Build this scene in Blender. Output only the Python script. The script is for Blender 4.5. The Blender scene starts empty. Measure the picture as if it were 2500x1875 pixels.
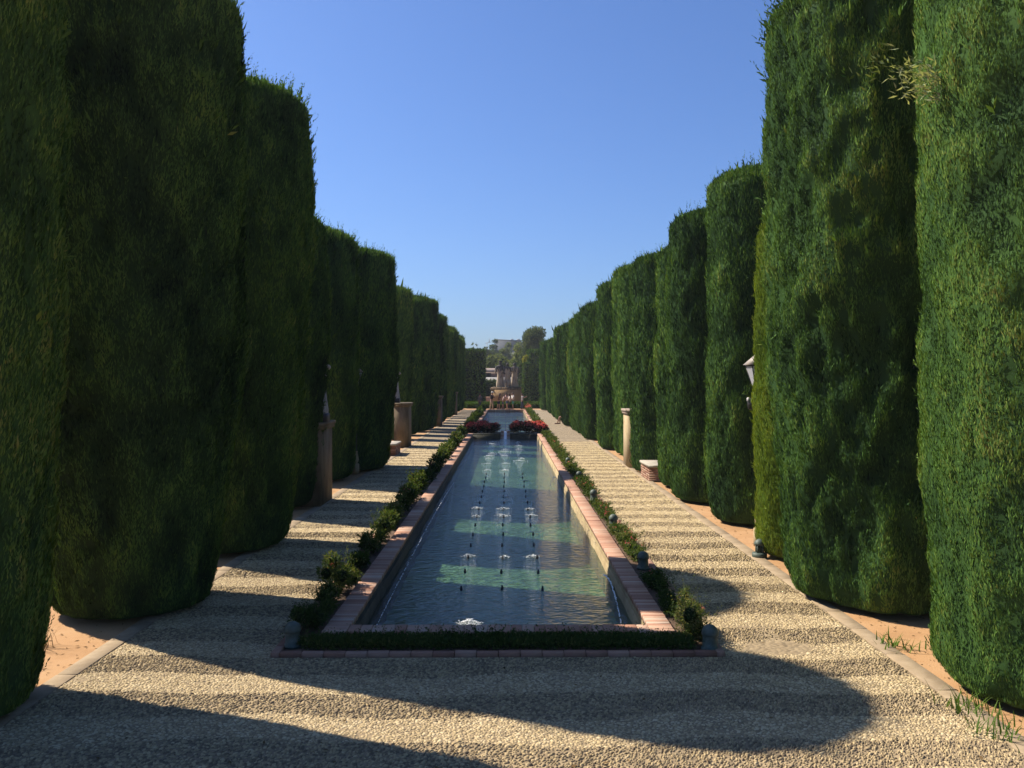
import bpy, math, random
import numpy as np
from mathutils import Vector, Matrix

random.seed(7)
SC = bpy.context.scene
COL = SC.collection
PI = math.pi
F, VX, HY, CH = 2094.0, 1237.0, 930.0, 3.0     # focal length and horizon measured on the photograph, camera height
SUN_H = np.array([-0.907, 0.42])               # horizontal direction towards the sun
SUN_EL = math.radians(46)

# ------------------------------------------------------------------ helpers
def link(o, parent=None):
    COL.objects.link(o)
    if parent is not None:
        o.parent = parent
    return o

def tag(o, label=None, cat=None, group=None, kind=None):
    if label: o['label'] = label
    if cat: o['category'] = cat
    if group: o['group'] = group
    if kind: o['kind'] = kind
    return o

def thing(name, loc, label, cat, group=None, rz=0.0):
    o = bpy.data.objects.new(name, None)
    o.empty_display_size = 0.2
    link(o)
    o.location = loc
    o.rotation_euler = (0, 0, rz)
    return tag(o, label, cat, group)

def mesh_np(name, verts, faces, mat, parent=None, tone=None, smooth=False, mats=None, midx=None):
    """faces: list of int arrays (M,k)"""
    me = bpy.data.meshes.new(name)
    verts = np.asarray(verts, dtype=np.float32)
    me.vertices.add(len(verts))
    me.vertices.foreach_set('co', verts.ravel())
    loops, starts, n = [], [], 0
    for f in faces:
        f = np.asarray(f, dtype=np.int32)
        if f.size == 0: continue
        k = f.shape[1]
        loops.append(f.ravel())
        starts.append(n + np.arange(len(f), dtype=np.int32) * k)
        n += f.size
    loops = np.concatenate(loops); starts = np.concatenate(starts)
    me.loops.add(len(loops)); me.loops.foreach_set('vertex_index', loops)
    me.polygons.add(len(starts)); me.polygons.foreach_set('loop_start', starts)
    if smooth:
        me.polygons.foreach_set('use_smooth', np.ones(len(starts), dtype=bool))
    for m in (mats or [mat]):
        me.materials.append(m)
    if midx is not None:
        me.polygons.foreach_set('material_index', np.asarray(midx, dtype=np.int32))
    if tone is not None:
        a = me.attributes.new('tone', 'FLOAT', 'POINT')
        a.data.foreach_set('value', np.asarray(tone, dtype=np.float32))
    me.update(calc_edges=True)
    me.validate()
    o = bpy.data.objects.new(name, me)
    return link(o, parent)

class MB:
    def __init__(s): s.v, s.f, s.t, s.n = [], {}, [], 0
    def add(s, v, faces, tone=0.5):
        v = np.asarray(v, dtype=float)
        for f in faces:
            s.f.setdefault(len(f), []).append([i + s.n for i in f])
        s.v.append(v); s.t.append(np.full(len(v), tone)); s.n += len(v)
    def arr(s, v, faces, tone):
        for f in faces:
            f = np.asarray(f)
            if f.size: s.f.setdefault(f.shape[1], []).extend((f + s.n).tolist())
        s.v.append(np.asarray(v, dtype=float)); s.t.append(np.asarray(tone, dtype=float)); s.n += len(v)
    def box(s, a, b, tone=0.5, bev=0.0):
        x0, y0, z0 = a; x1, y1, z1 = b
        if bev <= 0:
            v = [(x0,y0,z0),(x1,y0,z0),(x1,y1,z0),(x0,y1,z0),(x0,y0,z1),(x1,y0,z1),(x1,y1,z1),(x0,y1,z1)]
            s.add(v, [(0,3,2,1),(4,5,6,7),(0,1,5,4),(1,2,6,5),(2,3,7,6),(3,0,4,7)], tone)
        else:
            e = bev
            v = [(x0,y0,z0),(x1,y0,z0),(x1,y1,z0),(x0,y1,z0),
                 (x0,y0,z1-e),(x1,y0,z1-e),(x1,y1,z1-e),(x0,y1,z1-e),
                 (x0+e,y0+e,z1),(x1-e,y0+e,z1),(x1-e,y1-e,z1),(x0+e,y1-e,z1)]
            fs = [(0,3,2,1),(8,9,10,11)]
            for i in range(4):
                j = (i+1) % 4
                fs += [(i,j,j+4,i+4),(i+4,j+4,j+8,i+8)]
            s.add(v, fs, tone)
    def lathe(s, prof, seg=16, c=(0,0,0), tone=0.5, sx=1.0, sy=1.0, wob=None):
        v, f = [], []
        n = len(prof)
        for i, (r, z) in enumerate(prof):
            for k in range(seg):
                a = 2*PI*k/seg
                rr = r * (1 + (wob(a, z) if wob else 0))
                v.append((c[0]+rr*math.cos(a)*sx, c[1]+rr*math.sin(a)*sy, c[2]+z))
        for i in range(n-1):
            for k in range(seg):
                k2 = (k+1) % seg
                f.append((i*seg+k, i*seg+k2, (i+1)*seg+k2, (i+1)*seg+k))
        f.append(tuple(range(seg-1, -1, -1)))
        f.append(tuple((n-1)*seg+k for k in range(seg)))
        s.add(v, f, tone)
    def tube(s, pts, rad, seg=8, tone=0.5):
        pts = [Vector(p) for p in pts]
        rad = rad if hasattr(rad, '__len__') else [rad]*len(pts)
        v, f = [], []
        for i, p in enumerate(pts):
            d = (pts[min(i+1, len(pts)-1)] - pts[max(i-1, 0)]).normalized()
            up = Vector((0,0,1)) if abs(d.z) < 0.9 else Vector((0,1,0))
            a = d.cross(up).normalized(); b = d.cross(a)
            for k in range(seg):
                t = 2*PI*k/seg
                q = p + rad[i]*(math.cos(t)*a + math.sin(t)*b)
                v.append(q[:])
        for i in range(len(pts)-1):
            for k in range(seg):
                k2 = (k+1) % seg
                f.append((i*seg+k, i*seg+k2, (i+1)*seg+k2, (i+1)*seg+k))
        f.append(tuple(range(seg-1,-1,-1))); f.append(tuple((len(pts)-1)*seg+k for k in range(seg)))
        s.add(v, f, tone)
    def ball(s, c, r, seg=10, tone=0.5, sc=(1,1,1)):
        v, f = [], []
        rings = max(4, seg//2)
        for i in range(rings+1):
            ph = PI*i/rings - PI/2
            for k in range(seg):
                a = 2*PI*k/seg
                v.append((c[0]+r*sc[0]*math.cos(ph)*math.cos(a), c[1]+r*sc[1]*math.cos(ph)*math.sin(a), c[2]+r*sc[2]*math.sin(ph)))
        for i in range(rings):
            for k in range(seg):
                k2 = (k+1)%seg
                f.append((i*seg+k, i*seg+k2, (i+1)*seg+k2, (i+1)*seg+k))
        s.add(v, f, tone)
    def build(s, name, mat, parent=None, smooth=False):
        v = np.concatenate(s.v)
        return mesh_np(name, v, [np.array(a) for a in s.f.values()], mat, parent, np.concatenate(s.t), smooth)

def hash2(ix, iy, seed):
    h = np.sin(ix*127.1 + iy*311.7 + seed*74.7) * 43758.5453
    return h - np.floor(h)

def vnoise(u, v, seed, pu=None):
    iu, iv = np.floor(u), np.floor(v)
    fu, fv = u-iu, v-iv
    fu = fu*fu*(3-2*fu); fv = fv*fv*(3-2*fv)
    w = (lambda x: np.mod(x, pu)) if pu else (lambda x: x)
    a = hash2(w(iu), iv, seed); b = hash2(w(iu+1), iv, seed)
    c = hash2(w(iu), iv+1, seed); d = hash2(w(iu+1), iv+1, seed)
    return (a*(1-fu)+b*fu)*(1-fv) + (c*(1-fu)+d*fu)*fv

def unit(a):
    return a/np.maximum(np.linalg.norm(a, axis=1, keepdims=True), 1e-9)

def at(px, py, z=0.0):
    """point at height z seen at full-size pixel px, py of the photograph"""
    Y = F*(CH-z)/(py-HY)
    return ((px-VX)*Y/F, Y, z)

# ------------------------------------------------------------------ materials
def new_mat(name):
    m = bpy.data.materials.new(name); m.use_nodes = True
    nt = m.node_tree; nt.nodes.clear()
    out = nt.nodes.new('ShaderNodeOutputMaterial')
    return m, nt, out

def N(nt, kind, **kw):
    n = nt.nodes.new(kind)
    for k, v in kw.items():
        if k.startswith('i_'): n.inputs[k[2:].replace('_', ' ')].default_value = v
        else: setattr(n, k, v)
    return n

def ramp(nt, fac, stops):
    r = nt.nodes.new('ShaderNodeValToRGB')
    e = r.color_ramp.elements
    while len(e) < len(stops): e.new(0.5)
    for i, (p, c) in enumerate(stops):
        e[i].position = p; e[i].color = (*c, 1)
    nt.links.new(fac, r.inputs['Fac'])
    return r.outputs['Color']

def coords(nt, scale=(1,1,1)):
    t = N(nt, 'ShaderNodeNewGeometry')
    mp = N(nt, 'ShaderNodeMapping'); mp.inputs['Scale'].default_value = scale
    nt.links.new(t.outputs['Position'], mp.inputs['Vector'])
    return mp.outputs['Vector']

def noise(nt, vec, scale, detail=4, rough=0.55):
    n = N(nt, 'ShaderNodeTexNoise'); n.inputs['Scale'].default_value = scale
    n.inputs['Detail'].default_value = detail; n.inputs['Roughness'].default_value = rough
    if vec is not None: nt.links.new(vec, n.inputs['Vector'])
    return n.outputs['Fac']

def bump(nt, h, strength=0.4, dist=0.02):
    b = N(nt, 'ShaderNodeBump'); b.inputs['Strength'].default_value = strength; b.inputs['Distance'].default_value = dist
    nt.links.new(h, b.inputs['Height'])
    return b.outputs['Normal']

def mixc(nt, fac, a, b, mode='MIX'):
    m = N(nt, 'ShaderNodeMix', data_type='RGBA', blend_type=mode)
    for s, x in ((m.inputs['Factor'], fac), (m.inputs[6], a), (m.inputs[7], b)):
        if hasattr(x, 'is_output'): nt.links.new(x, s)
        elif isinstance(x, (int, float)): s.default_value = x
        else: s.default_value = (*x, 1)
    return m.outputs[2]

def math_n(nt, op, a, b=None):
    m = N(nt, 'ShaderNodeMath', operation=op)
    for i, x in enumerate((a, b)):
        if x is None: continue
        if hasattr(x, 'is_output'): nt.links.new(x, m.inputs[i])
        else: m.inputs[i].default_value = x
    return m.outputs[0]

def attr(nt, name='tone'):
    return N(nt, 'ShaderNodeAttribute', attribute_name=name).outputs['Fac']

ALB = 0.785                                          # common scale of the base colours, balanced against the exposure
def SCL(stops):
    return [(p, tuple(round(x*ALB, 4) for x in c)) for p, c in stops]

def pbr(name, stops, scale=3.0, rough=0.85, bmp=0.3, bscale=40.0, bdist=0.01, tone=False, metal=0.0, stretch=(1,1,1), spec=0.3):
    m, nt, out = new_mat(name)
    b = N(nt, 'ShaderNodeBsdfPrincipled')
    v = coords(nt, stretch)
    f = noise(nt, v, scale, 6, 0.6)
    if tone:
        f = math_n(nt, 'ADD', math_n(nt, 'MULTIPLY', f, 0.55), math_n(nt, 'MULTIPLY', math_n(nt, 'SUBTRACT', attr(nt), 0.25), 0.9))
    nt.links.new(ramp(nt, f, SCL(stops)), b.inputs['Base Color'])
    b.inputs['Roughness'].default_value = rough; b.inputs['Metallic'].default_value = metal
    b.inputs['Specular IOR Level'].default_value = spec
    if bmp:
        nt.links.new(bump(nt, noise(nt, v, bscale, 5, 0.65), bmp, bdist), b.inputs['Normal'])
    nt.links.new(b.outputs[0], out.inputs[0])
    return m

def leaf_mat(name, stops, trans=0.3, var=0.12, rough=0.6, gloss=0.004):
    m, nt, out = new_mat(name)
    info = N(nt, 'ShaderNodeObjectInfo')
    f = attr(nt)
    n = noise(nt, coords(nt), 0.9, 3)
    f = math_n(nt, 'ADD', f, math_n(nt, 'MULTIPLY', math_n(nt, 'SUBTRACT', n, 0.5), 0.5))
    f = math_n(nt, 'ADD', f, math_n(nt, 'MULTIPLY', math_n(nt, 'SUBTRACT', info.outputs['Random'], 0.5), var))
    c = ramp(nt, f, SCL(stops))
    d = N(nt, 'ShaderNodeBsdfDiffuse'); nt.links.new(c, d.inputs['Color'])
    t = N(nt, 'ShaderNodeBsdfTranslucent')
    nt.links.new(mixc(nt, 1.0, c, (1.5, 1.4, 0.6), 'MULTIPLY'), t.inputs['Color'])
    mx = N(nt, 'ShaderNodeMixShader'); mx.inputs[0].default_value = trans
    nt.links.new(d.outputs[0], mx.inputs[1]); nt.links.new(t.outputs[0], mx.inputs[2])
    g = N(nt, 'ShaderNodeBsdfGlossy'); g.inputs['Roughness'].default_value = rough; g.inputs['Color'].default_value = (1,1,1,1)
    m2 = N(nt, 'ShaderNodeMixShader'); m2.inputs[0].default_value = gloss
    nt.links.new(mx.outputs[0], m2.inputs[1]); nt.links.new(g.outputs[0], m2.inputs[2])
    nt.links.new(m2.outputs[0], out.inputs[0])
    return m

M = {}
M['cypress'] = leaf_mat('cypress_green', [(0.0,(0.011,0.024,0.015)),(0.3,(0.042,0.090,0.030)),(0.6,(0.098,0.198,0.044)),(0.85,(0.17,0.27,0.055)),(1.0,(0.25,0.275,0.075))], 0.15, 0.22)
M['cypress_yellow'] = leaf_mat('cypress_yellow_green', [(0.0,(0.03,0.055,0.012)),(0.35,(0.09,0.15,0.02)),(0.7,(0.17,0.24,0.03)),(1.0,(0.25,0.30,0.06))], 0.30)
M['box'] = leaf_mat('boxwood_green', [(0.0,(0.015,0.03,0.01)),(0.5,(0.06,0.12,0.02)),(1.0,(0.14,0.21,0.04))], 0.3)
M['shrub'] = leaf_mat('shrub_green', [(0.0,(0.02,0.035,0.012)),(0.45,(0.055,0.10,0.025)),(0.8,(0.12,0.16,0.045)),(1.0,(0.2,0.19,0.08))], 0.3)
M['weed'] = leaf_mat('weed_green', [(0.0,(0.03,0.07,0.02)),(0.5,(0.09,0.17,0.03)),(1.0,(0.2,0.27,0.06))], 0.35)
M['dry'] = leaf_mat('dry_twig_brown', [(0.0,(0.06,0.04,0.02)),(1.0,(0.2,0.13,0.06))], 0.1)
M['pale'] = leaf_mat('pale_twig', [(0.0,(0.12,0.17,0.06)),(1.0,(0.40,0.45,0.26))], 0.3)
M['tree'] = leaf_mat('broadleaf_green', [(0.0,(0.05,0.08,0.04)),(0.4,(0.11,0.155,0.06)),(0.75,(0.19,0.225,0.085)),(1.0,(0.28,0.28,0.12))], 0.35)
M['tree_dark'] = leaf_mat('dark_broadleaf_green', [(0.0,(0.03,0.055,0.035)),(0.5,(0.07,0.11,0.05)),(1.0,(0.15,0.19,0.075))], 0.3)
M['vine'] = leaf_mat('yellow_vine', [(0.0,(0.10,0.14,0.02)),(0.5,(0.30,0.30,0.04)),(1.0,(0.5,0.42,0.06))], 0.35)
M['redleaf'] = leaf_mat('dark_red_leaf', [(0.0,(0.018,0.018,0.012)),(0.5,(0.05,0.03,0.02)),(0.8,(0.05,0.08,0.025)),(1.0,(0.10,0.13,0.04))], 0.2)
M['red'] = leaf_mat('red_petal', [(0.0,(0.45,0.05,0.07)),(0.5,(0.75,0.10,0.12)),(1.0,(0.85,0.28,0.26))], 0.3)
M['pink'] = leaf_mat('pink_petal', [(0.0,(0.45,0.05,0.08)),(0.5,(0.60,0.13,0.15)),(1.0,(0.7,0.3,0.28))], 0.3)
M['bark'] = pbr('bark', [(0.3,(0.05,0.035,0.025)),(0.7,(0.13,0.10,0.075))], 8, 0.9, 0.6, 60, 0.01, stretch=(1,1,0.25))
M['earth'] = pbr('ochre_earth', [(0.25,(0.363,0.201,0.091)),(0.5,(0.474,0.273,0.130)),(0.75,(0.521,0.324,0.170))], 1.4, 0.95, 0.5, 55, 0.012)
M['soil'] = pbr('bed_soil', [(0.3,(0.07,0.045,0.03)),(0.7,(0.16,0.10,0.065))], 6, 0.95, 0.6, 50, 0.02)
M['algae_shade'] = pbr('shaded_algae_stone', [(0.3,(0.03,0.035,0.03)),(0.7,(0.09,0.09,0.07))], 5, 0.8, 0.4, 40, 0.01)  # algae stone, darkened further to carry the shade of the walls
M['stone_kerb'] = pbr('kerb_stone', [(0.3,(0.284,0.209,0.130)),(0.7,(0.411,0.316,0.209))], 5, 0.9, 0.35, 70, 0.006)
M['pebble'] = pbr('pebble_stone', [(0.10,(0.19,0.143,0.088)),(0.33,(0.38,0.287,0.156)),(0.62,(0.525,0.40,0.212)),(0.95,(0.67,0.54,0.33))], 3.0, 0.75, 0.15, 90, 0.003, tone=True)
M['brick'] = pbr('coping_brick', [(0.15,(0.363,0.182,0.118)),(0.4,(0.474,0.261,0.174)),(0.7,(0.553,0.348,0.245)),(0.95,(0.585,0.442,0.340))], 5, 0.85, 0.35, 60, 0.006, tone=True)
M['mortar'] = pbr('mortar', [(0.3,(0.237,0.174,0.126)),(0.7,(0.356,0.276,0.205))], 8, 0.95, 0.4, 60, 0.006)
M['brick_dull'] = pbr('edging_brick', [(0.15,(0.237,0.118,0.079)),(0.5,(0.363,0.198,0.134)),(0.9,(0.442,0.284,0.205))], 6, 0.9, 0.4, 50, 0.008, tone=True)
M['iron'] = pbr('dark_iron', [(0.3,(0.012,0.013,0.014)),(0.7,(0.03,0.03,0.032))], 20, 0.5, 0.1, 90, 0.002, spec=0.5)
M['bollard'] = pbr('green_paint', [(0.3,(0.035,0.06,0.045)),(0.55,(0.07,0.10,0.08)),(0.8,(0.14,0.17,0.135))], 22, 0.6, 0.2, 80, 0.003, spec=0.5)
M['terracotta'] = pbr('terracotta', [(0.3,(0.332,0.174,0.103)),(0.7,(0.474,0.300,0.198))], 14, 0.85, 0.2, 60, 0.004)
M['nozzle'] = pbr('nozzle_black', [(0.3,(0.010,0.011,0.012)),(0.7,(0.025,0.027,0.03))], 20, 0.45, 0.0, spec=0.5)
M['limestone'] = pbr('limestone', [(0.25,(0.316,0.229,0.122)),(0.5,(0.442,0.340,0.198)),(0.8,(0.506,0.411,0.269))], 2.4, 0.9, 0.4, 28, 0.012)
M['limestone_pale'] = pbr('pale_stone', [(0.25,(0.332,0.284,0.221)),(0.7,(0.521,0.474,0.395))], 7, 0.85, 0.25, 40, 0.006)
M['cap_stone'] = pbr('cap_stone', [(0.3,(0.237,0.166,0.126)),(0.7,(0.435,0.356,0.284))], 6, 0.9, 0.4, 40, 0.01)
M['marble'] = pbr('grey_marble', [(0.3,(0.221,0.221,0.229)),(0.7,(0.435,0.435,0.435))], 9, 0.5, 0.1, 40, 0.003, stretch=(3,3,0.5))
M['marble_old'] = pbr('weathered_grey_marble', [(0.3,(0.10,0.10,0.10)),(0.7,(0.26,0.26,0.255))], 9, 0.6, 0.2, 40, 0.004, stretch=(3,3,0.5))
M['plaque'] = pbr('dark_stone', [(0.3,(0.02,0.02,0.024)),(0.7,(0.06,0.06,0.07))], 9, 0.5, 0.1, 40, 0.003)
M['whitewall'] = pbr('whitewash', [(0.3,(0.42,0.42,0.41)),(0.7,(0.52,0.52,0.51))], 1.5, 0.9, 0.1, 10, 0.01)
M['pinkwall'] = pbr('pink_masonry', [(0.3,(0.18,0.14,0.125)),(0.7,(0.27,0.215,0.19))], 1.2, 0.9, 0.2, 6, 0.02)
M['fort'] = pbr('grey_masonry', [(0.3,(0.085,0.095,0.115)),(0.7,(0.125,0.137,0.155))], 0.7, 0.9, 0.2, 3, 0.03)
M['roof'] = pbr('roof_grey', [(0.3,(0.10,0.10,0.11)),(0.7,(0.18,0.17,0.17))], 1.0, 0.9, 0.2, 5, 0.03)
M['opening'] = pbr('dark_opening', [(0.3,(0.012,0.012,0.014)),(0.7,(0.03,0.03,0.03))], 2, 0.9, 0.0)
M['lawn'] = pbr('dry_hill_scrub', [(0.3,(0.06,0.075,0.035)),(0.7,(0.14,0.14,0.07))], 0.08, 0.95, 0.3, 1.0, 0.2)
M['skin'] = pbr('skin', [(0.3,(0.316,0.174,0.118)),(0.7,(0.395,0.229,0.158))], 4, 0.6, 0.0)
M['hair'] = pbr('brown_hair', [(0.3,(0.03,0.018,0.012)),(0.7,(0.09,0.05,0.03))], 30, 0.6, 0.2, 90, 0.003)

def cloth(name, c):
    return pbr(name, [(0.3, tuple(x*0.82 for x in c)), (0.7, c)], 9, 0.9, 0.25, 25, 0.012)

def statue_mat():
    m, nt, out = new_mat('weathered_statue_stone')
    b = N(nt, 'ShaderNodeBsdfPrincipled'); b.inputs['Roughness'].default_value = 0.9
    v = coords(nt, (1.6,1.6,0.5))
    base = ramp(nt, noise(nt, v, 2.2, 6, 0.6), SCL([(0.3,(0.36,0.28,0.20)),(0.6,(0.50,0.41,0.30)),(0.8,(0.6,0.52,0.4))]))
    st = math_n(nt, 'ADD', noise(nt, v, 1.5, 6, 0.65), math_n(nt, 'MULTIPLY', attr(nt), 0.55))
    nt.links.new(mixc(nt, ramp(nt, st, [(0.62,(0,0,0)),(0.76,(1,1,1))]), base, (0.03,0.03,0.032)), b.inputs['Base Color'])
    nt.links.new(bump(nt, noise(nt, coords(nt), 22, 5), 0.4, 0.02), b.inputs['Normal'])
    nt.links.new(b.outputs[0], out.inputs[0])
    return m
M['statue'] = statue_mat()

def monument_mat():
    m, nt, out = new_mat('stained_ochre_stone')
    b = N(nt, 'ShaderNodeBsdfPrincipled'); b.inputs['Roughness'].default_value = 0.9
    v = coords(nt, (1.2,1.2,0.35))
    base = ramp(nt, noise(nt, v, 1.3, 6, 0.6), SCL([(0.3,(0.34,0.22,0.11)),(0.6,(0.48,0.33,0.18))]))
    z = N(nt, 'ShaderNodeSeparateXYZ'); nt.links.new(N(nt, 'ShaderNodeNewGeometry').outputs['Position'], z.inputs[0])
    st = math_n(nt, 'ADD', noise(nt, v, 2.6, 6, 0.7), attr(nt))
    nt.links.new(mixc(nt, ramp(nt, st, [(0.72,(0,0,0)),(0.95,(1,1,1))]), base, (0.05,0.04,0.034)), b.inputs['Base Color'])
    nt.links.new(bump(nt, noise(nt, coords(nt), 12, 5), 0.4, 0.02), b.inputs['Normal'])
    nt.links.new(b.outputs[0], out.inputs[0])
    return m
M['monument'] = monument_mat()

def stucco_mat():                                   # inner pool wall: ochre render with a mineral line and algae stains
    m, nt, out = new_mat('ochre_pool_render')
    b = N(nt, 'ShaderNodeBsdfPrincipled'); b.inputs['Roughness'].default_value = 0.9
    v = coords(nt)
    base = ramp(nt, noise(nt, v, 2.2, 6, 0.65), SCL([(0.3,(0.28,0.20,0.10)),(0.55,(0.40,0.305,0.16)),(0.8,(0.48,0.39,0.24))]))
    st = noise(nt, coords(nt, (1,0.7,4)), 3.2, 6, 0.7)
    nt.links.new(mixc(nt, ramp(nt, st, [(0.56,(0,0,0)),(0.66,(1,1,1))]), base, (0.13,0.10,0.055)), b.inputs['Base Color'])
    nt.links.new(bump(nt, noise(nt, v, 26, 6), 0.5, 0.015), b.inputs['Normal'])
    nt.links.new(b.outputs[0], out.inputs[0])
    return m
M['stucco'] = stucco_mat()

def path_mat():                                     # pebble paving beyond the modelled pebbles: same bands, same colours
    m, nt, out = new_mat('pebble_bed')
    b = N(nt, 'ShaderNodeBsdfPrincipled'); b.inputs['Roughness'].default_value = 0.9
    v = coords(nt, (17,20,1))
    vo = N(nt, 'ShaderNodeTexVoronoi', feature='F1'); nt.links.new(v, vo.inputs['Vector']); vo.inputs['Scale'].default_value = 1.0
    d = vo.outputs['Distance']
    cc = ramp(nt, noise(nt, coords(nt), 5, 5), SCL([(0.3,(0.24,0.175,0.10)),(0.7,(0.37,0.28,0.165))]))
    pale = ramp(nt, noise(nt, coords(nt), 30, 4), SCL([(0.3,(0.37,0.29,0.185)),(0.7,(0.52,0.42,0.28))]))
    # wider joints in every second band
    s = N(nt, 'ShaderNodeSeparateXYZ'); nt.links.new(N(nt, 'ShaderNodeNewGeometry').outputs['Position'], s.inputs[0])
    w = math_n(nt, 'SINE', math_n(nt, 'MULTIPLY', math_n(nt, 'ADD', s.outputs['Y'], 0.55-0.825), 2*PI/1.1))
    thr = math_n(nt, 'ADD', d, math_n(nt, 'MULTIPLY', w, 0.16))
    far = ramp(nt, math_n(nt, 'MULTIPLY', s.outputs['Y'], 0.01), [(0.40,(0,0,0)),(0.44,(1,1,1))])
    farc = ramp(nt, thr, [(0.25,(1,1,1)),(0.62,(0,0,0))])
    nt.links.new(mixc(nt, far, cc, mixc(nt, farc, (0.13,0.095,0.055), pale)), b.inputs['Base Color'])
    nt.links.new(bump(nt, math_n(nt, 'MULTIPLY', d, -1.0), 0.9, 0.02), b.inputs['Normal'])
    nt.links.new(b.outputs[0], out.inputs[0])
    return m
M['path'] = path_mat()

def floor_mat():
    m, nt, out = new_mat('pool_floor')
    b = N(nt, 'ShaderNodeBsdfPrincipled'); b.inputs['Roughness'].default_value = 0.8
    v = coords(nt)
    a = ramp(nt, noise(nt, v, 0.8, 6, 0.6), [(0.3,(0.24,0.25,0.08)),(0.55,(0.42,0.42,0.15)),(0.75,(0.54,0.53,0.24))])
    st = noise(nt, v, 3.5, 6, 0.7)
    nt.links.new(mixc(nt, ramp(nt, st, [(0.58,(0,0,0)),(0.72,(1,1,1))]), a, (0.16,0.2,0.10)), b.inputs['Base Color'])
    nt.links.new(b.outputs[0], out.inputs[0])
    return m
M['floor'] = floor_mat()

def water_mat():
    m, nt, out = new_mat('pool_water')
    v = coords(nt, (1.0,1.6,1.0))
    h1 = noise(nt, v, 4.2, 3, 0.6)
    h2 = noise(nt, v, 11.0, 3, 0.6)
    h = math_n(nt, 'ADD', math_n(nt, 'MULTIPLY', h1, 1.0), math_n(nt, 'MULTIPLY', h2, 0.5))
    nb = bump(nt, h, 1.0, 0.030)
    g = N(nt, 'ShaderNodeBsdfGlossy'); g.inputs['Roughness'].default_value = 0.03
    nt.links.new(nb, g.inputs['Normal'])
    t = N(nt, 'ShaderNodeBsdfTransparent'); t.inputs['Color'].default_value = (0.42,0.62,0.64,1)
    fr = N(nt, 'ShaderNodeFresnel'); fr.inputs['IOR'].default_value = 1.40; nt.links.new(nb, fr.inputs['Normal'])
    mx = N(nt, 'ShaderNodeMixShader'); nt.links.new(fr.outputs[0], mx.inputs[0])
    nt.links.new(t.outputs[0], mx.inputs[1]); nt.links.new(g.outputs[0], mx.inputs[2])
    nt.links.new(mx.outputs[0], out.inputs[0])
    return m
M['water'] = water_mat()

def foam_mat():
    m, nt, out = new_mat('foam_white')
    d = N(nt, 'ShaderNodeBsdfPrincipled'); d.inputs['Base Color'].default_value = (0.82,0.85,0.87,1)
    d.inputs['Roughness'].default_value = 0.25
    t = N(nt, 'ShaderNodeBsdfTransparent')
    mx = N(nt, 'ShaderNodeMixShader'); mx.inputs[0].default_value = 0.75
    nt.links.new(t.outputs[0], mx.inputs[1]); nt.links.new(d.outputs[0], mx.inputs[2])
    nt.links.new(mx.outputs[0], out.inputs[0])
    return m
M['foam'] = foam_mat()

def lamp_glass():
    m, nt, out = new_mat('frosted_glass')
    b = N(nt, 'ShaderNodeBsdfPrincipled'); b.inputs['Base Color'].default_value = (0.62,0.64,0.68,1); b.inputs['Roughness'].default_value = 0.35
    t = N(nt, 'ShaderNodeBsdfTranslucent'); t.inputs['Color'].default_value = (0.7,0.72,0.76,1)
    mx = N(nt, 'ShaderNodeMixShader'); mx.inputs[0].default_value = 0.5
    nt.links.new(b.outputs[0], mx.inputs[1]); nt.links.new(t.outputs[0], mx.inputs[2])
    nt.links.new(mx.outputs[0], out.inputs[0])
    return m
M['glass'] = lamp_glass()
M['copper'] = pbr('lamp_roof_metal', [(0.3,(0.332,0.284,0.237)),(0.7,(0.474,0.427,0.363))], 12, 0.5, 0.1, 60, 0.003, spec=0.5)

# ------------------------------------------------------------------ camera, sun, sky
cam = bpy.data.cameras.new('camera'); cam.sensor_width = 36; cam.lens = F/2500*36
cam.clip_start = 0.1; cam.clip_end = 6000
co = bpy.data.objects.new('camera', cam); link(co)
co.location = (0, 0, CH)
co.rotation_euler = (math.radians(90 - 0.205), 0, -math.radians(0.356))
SC.camera = co
sl = bpy.data.lights.new('sun', 'SUN'); sl.energy = 5.0; sl.angle = math.radians(0.5); sl.color = (1.0, 0.90, 0.74)
so = bpy.data.objects.new('sun', sl); link(so)
sd = Vector((SUN_H[0]*math.cos(SUN_EL), SUN_H[1]*math.cos(SUN_EL), math.sin(SUN_EL)))
so.rotation_euler = (-sd).to_track_quat('-Z', 'Y').to_euler(); so.location = sd*60
w = bpy.data.worlds.new('World'); SC.world = w; w.use_nodes = True
nt = w.node_tree; nt.nodes.clear()
sky = nt.nodes.new('ShaderNodeTexSky'); sky.sky_type = 'NISHITA'; sky.sun_disc = False
sky.sun_elevation = SUN_EL; sky.sun_rotation = math.atan2(SUN_H[0], SUN_H[1])
sky.air_density = 1.0; sky.dust_density = 1.5; sky.ozone_density = 2.5; sky.altitude = 100
bg = nt.nodes.new('ShaderNodeBackground'); bg.inputs['Strength'].default_value = 0.0525
ow = nt.nodes.new('ShaderNodeOutputWorld')
nt.links.new(mixc(nt, 1.0, sky.outputs[0], (0.74, 1.01, 1.50), 'MULTIPLY'), bg.inputs[0]); nt.links.new(bg.outputs[0], ow.inputs[0])
SC.view_settings.view_transform = 'Standard'; SC.view_settings.look = 'None'
SC.view_settings.exposure = 1.0; SC.view_settings.gamma = 1.0

# ------------------------------------------------------------------ layout numbers (metres)
CL_O, CL_I, CR_I, CR_O = -2.14, -1.858, 1.682, 1.957     # coping edges
BED_L, BED_R = -2.56, 2.38                               # outer edge of the flower beds
PATH_L, PATH_R = -4.38, 4.15
BED_F, COP_F, POOL_F = 9.30, 9.93, 10.21                 # front edges
POOL_B, P2_F, P2_B = 47.6, 50.0, 87.6
COP_Z, WAT_Z = 0.10, -0.20

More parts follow.
